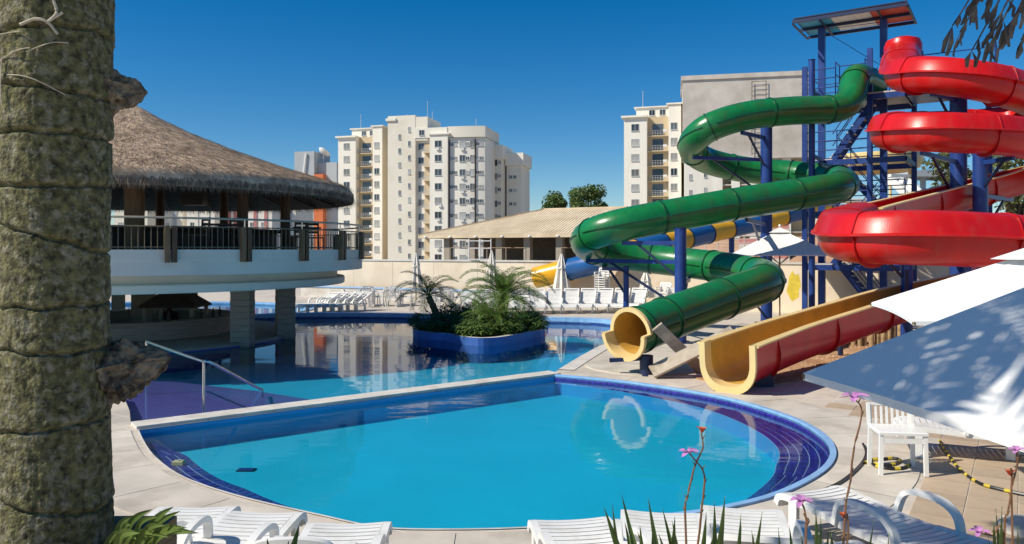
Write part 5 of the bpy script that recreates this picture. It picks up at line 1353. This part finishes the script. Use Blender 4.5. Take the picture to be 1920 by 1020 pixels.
def palm(name, label, base, h, lean, r, nf, fl, ll, seed, m=m_leaf, wd=0.02, nl=34, el=(0.1,1.35), tm=None, group=None, dr=(0.9,1.5)):
    rn = random.Random(seed); t = thing(name, label, 'palm', base, 0, group)
    tp = catmull([Vector((0,0,0)),Vector((lean[0]*0.3,lean[1]*0.3,h*0.5)),Vector((lean[0],lean[1],h))],8)
    tr = MB(); fr = frames(tp); nn = 14
    for i,(p,tg,sd,u_) in enumerate(fr):
        for k in range(nn):
            a = 6.2832*k/nn; rr = r*(1.15-0.25*i/len(fr)+0.14*(i%2)+rn.uniform(-.06,.06)); tr.v.append(tuple(p+sd*math.cos(a)*rr+u_*math.sin(a)*rr))
    for i in range(len(fr)-1):
        for k in range(nn): j=(k+1)%nn; tr.f.append((i*nn+k,i*nn+j,i*nn+nn+j,i*nn+nn+k))
    tr.build('trunk', tm or m_ptrunk, t)
    top = tp[-1]
    for i in range(nf):
        mb = MB(); frond(mb, top+Vector((0,0,0.02)), i*2.399+rn.uniform(-.2,.2), el[0]+(el[1]-el[0])*((i+0.5)/nf), fl*rn.uniform(0.8,1.1), rn.uniform(*dr), nl, ll, wd, rn); mb.build('frond', m, t)
    return t
palm('island_palm','bushy feather palm, the largest on the planter island',(-0.35,24.6,0.07),0.95,(0.1,0),0.16,36,1.8,0.40,21,wd=0.015,nl=60,el=(-0.05,1.5),dr=(1.5,2.5))
palm('island_palm','small leaning palm with few drooping fronds at the left of the island',(-2.3,24.4,0.07),1.05,(-0.35,0.1),0.10,18,1.35,0.30,22,wd=0.013,nl=46,el=(0.0,1.4),tm=m_trunk,dr=(1.5,2.6))
palm('island_palm','stubby brown-trunked palm at the front of the island',(-0.62,22.9,0.07),0.5,(0.0,0.05),0.12,14,1.25,0.26,23,wd=0.012,nl=44,el=(0.1,1.3))
def shrub(name, label, base, r, h, n, m, seed, L=0.17):
    rn = random.Random(seed); t = thing(name, label, 'shrub', base, 0, 'shrubs on the planter island'); st_ = MB(); lf = MB()
    for k in range(n):
        a = rn.uniform(0,6.28); q = r*math.sqrt(rn.random()); tip = Vector((q*math.cos(a),q*math.sin(a),h*(0.35+0.65*rn.random())*(1-0.35*(q/r)**2)))
        st_.cyl((tip.x*0.35,tip.y*0.35,0),tip,0.007,n=4,cap=False)
        out = Vector((tip.x,tip.y,0.12)).normalized() if q > 0.02 else Vector((0,0,1))
        for j in range(7):                           # lobed leaf: a fan of fingers
            an = (j-3)*0.42; sd = Vector((-out.y,out.x,0)); d = (out*math.cos(an)+sd*math.sin(an)+Vector((0,0,rn.uniform(-.35,.35)))).normalized(); ln = L*(1-0.1*abs(j-3))*rn.uniform(0.8,1.2)
            s2 = d.cross(Vector((0,0,1)))*0.026; k0 = len(lf.v); lf.v += [tuple(tip),tuple(tip+d*ln*0.55+s2),tuple(tip+d*ln-Vector((0,0,0.07))),tuple(tip+d*ln*0.55-s2)]; lf.f.append((k0,k0+1,k0+2,k0+3))
    st_.build('stems', m_leafd, t); lf.build('foliage', m, t); return t
shl = [((-2.55,24.0),0.55,0.5,90,m_leafd,'dark leafy shrub spilling over the left end of the island'),((-1.95,24.9),0.6,0.6,110,m_leafd,'dark shrub behind the small leaning palm'),((-1.45,24.0),0.55,0.55,120,m_leafd,'dark shrub left of the middle of the island'),((-1.0,24.9),0.6,0.7,120,m_leafl,'tall light shrub at the back of the island'),((-0.95,23.1),0.5,0.5,140,m_leafl,'light shrub at the front corner of the island'),((-0.35,23.2),0.55,0.48,150,m_leafl,'light shrub in front of the large palm'),((0.15,24.2),0.6,0.55,140,m_leafd,'shrub right of the large palm trunk'),((0.6,24.5),0.45,0.42,90,m_leafd,'low shrub at the right end of the island'),((-1.75,23.5),0.5,0.42,120,m_leafd,'dark shrub hanging over the front left wall of the island'),((-0.2,22.75),0.42,0.36,110,m_leafl,'small light shrub hanging over the front right wall of the island'),((0.55,23.75),0.42,0.36,110,m_leafl,'small light shrub hanging over the right wall of the island'),((-1.05,22.35),0.5,0.4,150,m_leafl,'light shrub hanging over the front prow of the island'),((-2.1,23.3),0.45,0.4,120,m_leafd,'dark shrub drooping over the island wall left of the prow')]
for i,(c,r,h,n_,m_,lb) in enumerate(shl): shrub('shrub', lb, (c[0],c[1],0.07), r*1.12, h*1.3, int(n_*1.15), m_, 40+i, 0.25)
# ------------------------------------------------------------------ things around the slide run-outs
PR1, PR2 = 35, 50
def plank(label, a, b, wd, th, roll=0.0):
    a, b = Vector(a), Vector(b); t = (b-a); up = Vector((0,0,1)); sd = t.cross(up).normalized(); o = Vector(((a.x+b.x)/2,(a.y+b.y)/2,min(a.z,b.z)))
    tn = t.normalized(); u0 = sd.cross(tn); u1 = u0*math.cos(roll)+sd*math.sin(roll); s1 = sd*math.cos(roll)-u0*math.sin(roll)
    m = MB().obox((a+b)/2-o, t/2, u1*wd/2, s1*th/2); x = m.build('plank', m_plank); x.location = o; tag(x, label, 'plank', 'planks by the slides'); return x
a1, b1_ = D(1232,612,15.6), W(1318,696,0.05); plank('pale plank leaning from upper left in front of the green tube', a1, b1_, 0.24, 0.05, R(PR1))
a2, b2_ = D(1376,622,15.6), W(1222,698,0.12); plank('wide weathered plank propped between the two slide mouths', a2, b2_, 0.3, 0.06, R(PR2))
lp = [(1612,0.0,0.45),(1622,0.05,0.55),(1634,0,0.48),(1646,0.03,0.5),(1656,0.0,0.62),(1667,0,0.72),(1677,0.04,0.85),(1687,0,0.9),(1601,0.02,0.42)]
for i,(px,dy,h_) in enumerate(sorted(lp)):
    p = W(px, 650)+Vector((0,dy,0)); o = MB().lathe([(0,h_),(0.055,h_),(0.065,h_-0.02),(0.068,0),(0,0)],12).build('palisade_log', m_log, None, 40); o.location = p
    tag(o, ORD[i]+' log from the left in the little round-log palisade', 'log', 'upright logs of the palisade')
for i,(px,lb) in enumerate(((1572,'black rubbish bag left of the pair under the open slide'),(1598,'black rubbish bag right of the pair beside the logs'))):
    p = W(px,646); m = MB(); n1,n2 = 18,12
    for a in range(n2+1):
        for b in range(n1):
            th = math.pi*a/n2; ph = 6.2832*b/n1; q = Vector((math.sin(th)*math.cos(ph),math.sin(th)*math.sin(ph),math.cos(th))); rr = 0.3*(1+0.25*noise.noise(q*2.5+Vector((i*3,0,0))))
            if q.z > 0.75: rr *= 1+0.6*(q.z-0.75)
            m.v.append((q.x*rr*0.95,q.y*rr*0.9,max(0,0.30+q.z*rr*1.15)))
    for a in range(n2):
        for b in range(n1): c=(b+1)%n1; m.f.append((a*n1+b,a*n1+n1+b,a*n1+n1+c,a*n1+c))
    o = m.build('rubbish_bag', m_black, None, True); o.location = p; tag(o, lb, 'bag', 'rubbish bags')
# pile of pale boards behind the bags
for i,(y,z,w_) in enumerate(((0,0.0,2.6),(0.15,0.09,2.2),(0.3,0.18,2.4))):
    p = W(1650,622); o = MB().box(-w_/2,w_/2,-0.25,0.25,0,0.07).build('board', m_coping); o.location = (p.x+0.2*i,p.y+y,z+0.03); o.rotation_euler=(0,0,R(-12+9*i)); tag(o, ('lowest','middle','topmost')[i]+' pale board of the pile behind the palisade logs','board','boards of the pile')
sp_ = W(1682,640); o = thing('thin_post','dark green thin post standing at the parasol corner','post',sp_); MB().cyl((0,0,0),(0,0,1.05),0.05,n=10).build('shaft', m_blued, o, 30); MB().box(-0.09,0.09,-0.09,0.09,0,0.02).build('foot_plate', m_blued, o)
# bucket and dark dome cover by the tall column
p = W(1392,634); o = thing('white_bucket','white plastic tub on the paving behind the green slide','bucket',p); MB().lathe([(0,0.02),(0.14,0.02),(0.18,0.3),(0.195,0.3),(0.15,0),(0,0)],16).build('tub', m_plastic, o, 40); MB().tube([Vector((0.18*math.cos(a),0,0.3+0.12*math.sin(a))) for a in [math.pi*i/8 for i in range(9)]],0.006,5).build('bail', m_steel, o)
p = W(1455,622); o = thing('dark_cover','black dome-shaped cover lying beside the tall blue column','cover',p); MB().lathe([(0,0.38),(0.2,0.35),(0.38,0.24),(0.48,0.08),(0.52,0.02),(0.52,0)],20).build('dome', m_black, o, 50); MB().lathe([(0,0.42),(0.05,0.41),(0.05,0.375)],10).build('knob', m_black, o, 50)
# rope and cable on the paving
def lying(name, label, cat, pxs, r, m, m2=None, z=0.03, extra=()):
    pts = catmull([W(x,y,z) for x,y in pxs]+list(extra), 8); o0 = Vector((pts[0].x,pts[0].y,0)); t = thing(name, label, cat, o0)
    P_ = resample([p-o0 for p in pts], 0.07)
    MB().tube(P_, r, 7).build('core', m, t, True)
    if m2:
        k = 0
        while k+2 < len(P_): MB().tube([P_[k],(P_[k]+P_[k+1])/2,P_[k+1]], r*1.12, 7).build('band', m2, t, True); k += 3
    return t
lying('rope','black and yellow lane rope trailing over the paving to the right','rope',[(1762,826),(1776,850),(1800,880),(1835,905),(1875,917),(1925,928)],0.017,m_black,m_yellow)
lying('rope_coil','coil of black and yellow rope under the white table','rope',[(1622,868),(1635,862),(1655,861),(1675,859),(1688,864),(1668,872),(1640,870),(1628,864),(1650,876),(1690,878),(1706,868),(1712,855)],0.02,m_black,m_yellow)
lying('cable','dark curved cable lying on the apron beside the pool tip','cable',[(1618,832),(1624,848),(1618,865),(1600,885),(1575,904),(1545,918),(1515,930)],0.016,m_black)
# small floats in the near pool
# ------------------------------------------------------------------ foreground palm, planters, flowers
TB = Vector((-1.85,3.12,0)); TH = 6.1
pt_ = thing('palm_tree', 'thick ringed palm trunk at the left edge of the view', 'palm', TB)
na = 190; tv_ = []; tf_ = []; zs_ = [1.25*i/40 for i in range(40)] + [1.25+2.45*i/520 for i in range(520)] + [3.7+(TH-3.7)*i/60 for i in range(61)]; nz_ = len(zs_)-1
rings = [0.0]; rr_ = random.Random(4)
ring_z = []
zz = 0.1
while zz < TH: ring_z.append(zz); zz += rr_.uniform(0.16,0.33)
tilt = [(rr_.uniform(-.07,.07), rr_.uniform(0,6.28)) for _ in ring_z]
for i in range(nz_+1):
    z = zs_[i]
    rb_ = 0.212 + 0.012*math.sin(z*2.1) - 0.006*(z-2.5)
    for k in range(na):
        a = 6.2832*k/na; ca_, sa_ = math.cos(a), math.sin(a)
        q = Vector((ca_*1.3, sa_*1.3, z*1.2))
        best = 9; seg_ = 0.5
        for rz0,(tl_,ph) in zip(ring_z,tilt):
            if abs(rz0-z) > 0.36: continue
            zr_ = rz0 + tl_*math.cos(a-ph) + 0.018*noise.noise(Vector((ca_*2,sa_*2,rz0*7)))
            dz = z-zr_
            if 0 <= dz < best: best = dz
        r = rb_
        d = min(best,0.3)
        r += 0.009*math.exp(-d/0.06) - 0.024*math.exp(-((d-0.005)/0.011)**2)
        r += 0.004*noise.noise(q*3.0) + 0.003*noise.noise(q*11) + 0.0022*noise.noise(Vector((ca_*9,sa_*9,z*40))) + 0.0026*noise.noise(Vector((ca_*26,sa_*26,z*16))) + 0.0025*noise.noise(Vector((ca_*55,sa_*55,z*60)))
        tv_.append((r*ca_, r*sa_, z))
for i in range(nz_):
    for k in range(na): j=(k+1)%na; tf_.append((i*na+k,i*na+j,i*na+na+j,i*na+na+k))
mb = MB(); mb.v = tv_; mb.f = tf_; mb.build('trunk', m_bark, pt_, 70)
# stubs of old leaf bases: folded dry sheath round a broken core
def stub(px, py, scale, side, seed, roll, inset=0.185):
    rn = random.Random(seed)
    zc = CAMZ-(py-HZ)/F*3.05; n1, n2 = 64, 48; m = MB()
    vdir = Vector((0.86,0.51,0)).normalized()*side           # outwards, across the view
    base = vdir*inset + Vector((0,0,zc-TB.z)) + Vector((0.25,-0.42,0)).normalized()*0.03
    axis = (vdir + Vector((0,0,roll))).normalized(); s1 = axis.cross(Vector((0,0,1))).normalized(); s2 = s1.cross(axis)
    for i in range(n2+1):
        t = i/n2; rad = scale*(0.62*(1-t)**1.6+0.46*math.sin(math.pi*(0.12+0.80*t))**0.8); 
        if t > 0.9: rad *= (1-t)/0.1*0.75+0.25
        for k in range(n1):
            a = 6.2832*k/n1; q = Vector((math.cos(a)*1.6,math.sin(a)*1.6,t*2.6+seed)); 
            rr2 = rad*(1+0.34*noise.noise(q*1.4)+0.16-0.42*abs(noise.noise(q*2.1+Vector((3,1,0))))-0.20*abs(noise.noise(q*5.2))+0.10*noise.noise(q*11))
            m.v.append(tuple(base + axis*(t*scale*1.9-0.03) + s1*math.cos(a)*rr2*0.8 + s2*math.sin(a)*rr2))
    for i in range(n2):
        for k in range(n1): j=(k+1)%n1; m.f.append((i*n1+k,i*n1+j,i*n1+n1+j,i*n1+n1+k))
    m.f.append(tuple(range(n2*n1,n2*n1+n1)))
    m.build('leaf_stub', m_barkd, pt_, 60)
    f = MB()                                           # torn sheath flap climbing the trunk above it
    for k in range(9):
        b_ = base + Vector((0,0,scale*0.3)) - vdir*0.005*k; w_ = scale*rn.uniform(0.12,0.3)
        tip = b_ + axis*scale*rn.uniform(0.2,0.9) + Vector((0,0,scale*rn.uniform(0.5,1.5))) - vdir*scale*0.7
        f.tri(b_-s1*w_, b_+s1*w_, tip); f.tri(b_-axis*w_, b_+axis*w_, tip)
    f.build('torn_sheath', m_barkd, pt_)
stub(214,160,0.12,1,1,0.08,0.145); stub(255,712,0.15,1,2,0.22); stub(212,438,0.03,1,5,0.0); stub(206,70,0.035,1,6,0.3)
# pale dry fibres and a pale orchid root clinging to the trunk
fb = MB()
vdir = Vector((0.51,-0.86,0))
def on_trunk(px, py, lift=0.226):
    th = (px-105)/115.0; a0 = math.atan2(vdir.y,vdir.x); a = a0 + math.asin(max(-0.98,min(0.98,th)))
    return Vector((lift*math.cos(a), lift*math.sin(a), CAMZ-(py-HZ)/F*2.92))
for pl in ([(50,50),(75,38),(95,42),(112,62)],[(95,42),(110,22),(105,0)],[(92,44),(120,20)],[(60,100),(100,80),(130,76)],[(0,125),(40,100),(66,92)],[(0,140),(60,146),(125,175)],[(20,110),(18,160),(20,200)],[(0,65),(50,62)]):
    fb.tube(catmull([on_trunk(*p) for p in pl],5), 0.006 if pl[0]==(50,50) or pl[0][0] in (95,92) else 0.0022, 6)
fb.build('clinging_roots', m_fibre, pt_, True)
# crown of the palm: above the picture, its shade falls on the parasols
rn = random.Random(77)
for i in range(34):
    mb = MB(); frond(mb, (0,0,TH-0.05), i*2.399, -0.35+1.6*(i/34), rn.uniform(1.7,2.25), rn.uniform(0.9,1.5), 44, 0.60, 0.058, rn); mb.build('frond', m_leaf, pt_)
# a second palm just outside the right edge; only its dry hanging flower sprays reach into the view
p2 = thing('palm_tree', 'palm at the right edge with dry flower sprays hanging into the sky corner', 'palm', (3.75,3.6,0))
MB().tube([Vector((0,0,0)),Vector((0.02,0,2)),Vector((0,0,4.8))],[0.2,0.17,0.15],20).build('trunk', m_bark, p2, True)
for i in range(9):
    mb = MB(); frond(mb, (0,0,4.8), i*0.7+0.3, 0.5+0.1*i, 1.7, 1.2, 30, 0.45, 0.04, rn); mb.build('frond', m_leaf, p2)
sp0 = Vector((-0.1,0,4.7)); 
def spray(tips):
    for (px,py,dd,seg) in tips:
        tip = D(px,py,dd)-Vector(p2.location); mid = (sp0+tip)/2+Vector((-0.15,0,0.35))
        pth = catmull([sp0,mid,tip],10); m = MB().tube(pth,[0.010*(1-0.8*k/len(pth))+0.0012 for k in range(len(pth))],5)
        m.build('spray_stem', m_dry, p2, True)
        l = MB()
        for k in range(seg):                           # tattered papery bracts at the end
            b_ = pth[-1-int(k*0.6)]; dr_ = Vector((rn.gauss(-0.25,0.22),rn.gauss(0,0.2),-1)).normalized(); ln = rn.uniform(0.06,0.15); w_ = rn.uniform(0.006,0.016)
            sd = dr_.cross(Vector((0.2,-1,0))).normalized()*w_; c1 = b_+dr_*ln*0.55+Vector((rn.gauss(0,.006),rn.gauss(0,.01),0)); e_ = b_+dr_*ln
            k0 = len(l.v); l.v += [tuple(b_),tuple(c1+sd),tuple(c1-sd),tuple(e_+sd*0.8),tuple(e_-sd*0.5)]; l.f += [(k0,k0+1,k0+2),(k0+1,k0+3,k0+2),(k0+2,k0+3,k0+4)]
        l.build('dry_bract', m_dry, p2)
spray([(1786,48,3.7,4),(1800,60,3.7,5),(1822,95,3.65,7),(1852,72,3.6,3),(1812,20,3.75,7),(1822,8,3.75,6),(1868,60,3.6,4),(1885,66,3.6,7),(1880,20,3.6,7),(1900,35,3.6,7),(1915,75,3.55,4),(1915,15,3.55,8),(1850,6,3.7,5)])
# planters below the picture's lower edge
pl1 = thing('raised_planter', 'brown rendered planter at the foot of the palm trunk', 'planter', (-2.1,2.95,0))
MB().box(-0.75,0.64,-0.5,0.42,0,1.36).build('planter_body', m_planter, pl1); MB().box(-0.75,0.64,0.30,0.42,1.362,1.44).build('planter_rim', m_planter, pl1); MB().box(0.52,0.64,-0.5,0.298,1.362,1.437).build('planter_rim', m_planter, pl1)
pl2 = thing('raised_planter', 'long planter of strap-leaved flowers along the lower edge on the right', 'planter', (1.25,2.25,0))
MB().box(-1.05,1.25,-0.3,0.3,0,1.2).build('planter_body', m_planter, pl2); MB().box(-1.1,1.3,-0.35,0.35,1.203,1.26).build('planter_rim', m_planter, pl2)
def blade(mb, base, tip, wd, bend):
    base, tip = Vector(base), Vector(tip); mid = (base+tip)/2 + Vector(bend); P_ = catmull([base,mid,tip],7); n_ = len(P_)
    vw = Vector((0,-1,0.2)); A=[];B=[]
    for k,p in enumerate(P_):
        t = (P_[min(k+1,n_-1)]-P_[max(k-1,0)]).normalized(); sd = t.cross(vw).normalized(); w_ = wd*min(1,(1-k/(n_-1))*2.6)*(0.8+0.2*min(1,k/4))
        A.append(p-sd*w_); B.append(p+sd*w_+Vector((0,0.004,0)))
    C = [ (a+b)/2+Vector((0,0.25*wd,0)) for a,b in zip(A,B)]
    mb.strip(A,C).strip(C,B)
def flower(par, c, s, m, rn, closed=False):
    m_ = MB()
    for k in range(6):
        a = k*1.047+rn.uniform(-.25,.25); up = 0.55 if k%2 else 0.15
        if closed: up = 1.6
        d = Vector((math.cos(a),math.sin(a)*0.8,up)).normalized(); sd = d.cross(Vector((0,0,1))).normalized(); L = s*rn.uniform(0.8,1.15); W_ = s*(0.36 if k%2 else 0.22)
        n_ = 5; A=[];B=[]
        for q in range(n_+1):
            t = q/n_; w_ = W_*math.sin(math.pi*(0.1+0.82*t)); p = Vector(c)+d*L*t-Vector((0,0,0.25*L*t*t))+Vector((0,0,0.05*L*math.sin(6*t))); cup = Vector((0,0,w_*0.5))
            A.append(p-sd*w_+cup); B.append(p+sd*w_+cup)
        M_ = [(a_+b_)/2-Vector((0,0,0.3*(a_-b_).length*0.5)) for a_,b_ in zip(A,B)]
        m_.strip(A,M_).strip(M_,B)
    m_.build('flower', m, par)
def plant(label, basepx, dd, stalks, blades, seed, zb=1.24):
    rn = random.Random(seed); b = Vector(((basepx-CX)/F*dd, dd, zb)); t = thing('strap_leaf_flower', label, 'plant', b, 0, 'strap-leaved flowers in the planter'); o = b
    for (pxs, fl) in stalks:
        pts = [D(x,y,dd+e)-o for x,y,e in pxs]; pts = [Vector((rn.uniform(-.02,.02),0,0))]+pts if pts[0].z > 0.02 else pts
        path = catmull(pts,6); path = [p+Vector((noise.noise(p*18)*0.004,0,0)) for p in path]
        MB().tube(path,[0.0036*(1-0.45*k/len(path)) for k in range(len(path))],6).build('stalk', m_stalk, t, True)
        for k in range(3,len(path)-1,4):
            MB().cyl(path[k],path[k]+Vector((rn.choice((-1,1))*0.007,0,0.012)),0.0024,0.001,n=5).build('node', m_stalk, t)
        if fl: flower(t, pts[-1], fl[1], m_petal if fl[0]=='p' else m_bud, rn, fl[0]=='b')
    for (px,py,bx) in blades:
        mb = MB(); blade(mb, (rn.uniform(-.05,.05),rn.uniform(-.04,.04),0), D(px,py,dd+rn.uniform(-.1,.12))-o, rn.uniform(0.008,0.014), (bx,0,0.05)); mb.build('blade', m_blade, t)
    for _ in range(len(blades)):
        px,py,bx = rn.choice(blades); mb = MB(); blade(mb, (rn.uniform(-.07,.07),rn.uniform(-.05,.05),0), D(px+rn.uniform(-35,35),py+rn.uniform(15,70),dd+rn.uniform(-.1,.12))-o, rn.uniform(0.008,0.014), (bx,0,0.05)); mb.build('blade', m_blade, t)
    return t
plant('tall strap-leaved plant with one pink flower before the large parasol',1570,2.2,[([(1582,1010,0),(1590,930,0),(1602,840,0),(1616,770,0),(1602,748,0)],('p',0.042)),([(1590,1000,0),(1580,970,0)],('b',0.02))],[(1640,975,0.02),(1530,955,-.02),(1505,1005,-.05),(1668,1000,.05),(1556,985,0),(1620,1010,0.03),(1480,985,-.04)],1)
plant('forked strap-leaved plant with a pink flower and a coral bud over the pool',1290,2.25,[([(1285,985,0),(1290,930,0),(1300,880,0),(1318,840,0),(1316,812,0)],('b',0.028)),([(1312,990,0),(1320,930,0),(1318,885,0),(1302,862,0),(1292,850,0)],('p',0.034))],[(1165,926,-.04),(1132,950,-.05),(1215,932,-.02),(1242,952,0),(1340,940,0.02),(1260,975,0),(1360,930,0.03),(1200,985,-.03),(1390,965,0.04),(1430,960,0.05),(1235,1000,0),(1325,960,0)],2)
plant('low strap-leaved plant with a pink flower in front of the slanted lounger',1500,2.0,[([(1512,1010,0),(1515,985,0),(1508,958,0),(1502,942,0)],('p',0.036))],[(1460,990,-.02),(1540,965,.02),(1410,995,-.03),(1560,1000,.03)],3)
plant('strap-leaved plant with drooping pink flowers at the right edge',1895,2.3,[([(1882,1005,0),(1890,960,0),(1900,900,0),(1908,860,0),(1906,846,0)],('p',0.03)),([(1880,1010,0),(1860,1004,0),(1836,1000,0)],('p',0.034)),([(1897,915,0),(1893,892,0)],('b',0.026))],[(1868,955,-.01),(1880,950,0),(1910,985,.02),(1925,960,.02)],4)
rnq = random.Random(8)
plg = thing('iris_clump','yellow-green strap-leaved clump in the brown planter','plant',(-1.72,3.0,1.42))
for (px,py) in ((245,985),(262,1000),(285,955),(300,968),(325,950),(338,958),(310,985),(350,990),(270,965),(232,1005),(372,1000),(290,1005),(255,1012),(322,1008)):
    mb = MB(); tip = D(px,py,2.85+rnq.uniform(-.1,.1))-Vector(plg.location); blade(mb,(tip.x*0.5,rnq.uniform(-.06,.06),0.0),tip,rnq.uniform(0.010,0.017),(rnq.uniform(-.03,.01),0,0.04)); mb.build('blade', m_blade, plg)
agv = thing('pointed_leaf_plant','dark pointed leaf poking up before the plastic chair','plant',(-0.72,2.5,1.0)); 
for px,py,bx in ((560,985,-.05),(500,1012,0.03),(540,1015,0)):
    mb = MB(); blade(mb,(0.0,0,0),D(px,py,2.5)-Vector(agv.location),0.028,(bx,0,0.03)); mb.build('blade', m_leafd, agv)
MB().lathe([(0,0),(0.17,0),(0.22,0.35),(0.24,0.36),(0.24,0.4),(0.2,0.4),(0.19,0.33),(0,0.32)],20).build('pot', m_planter, agv, 40).location=(0,0,-0.36)
MB().box(-0.25,0.25,-0.25,0.25,-1.0,-0.362).build('plinth', m_planter, agv)
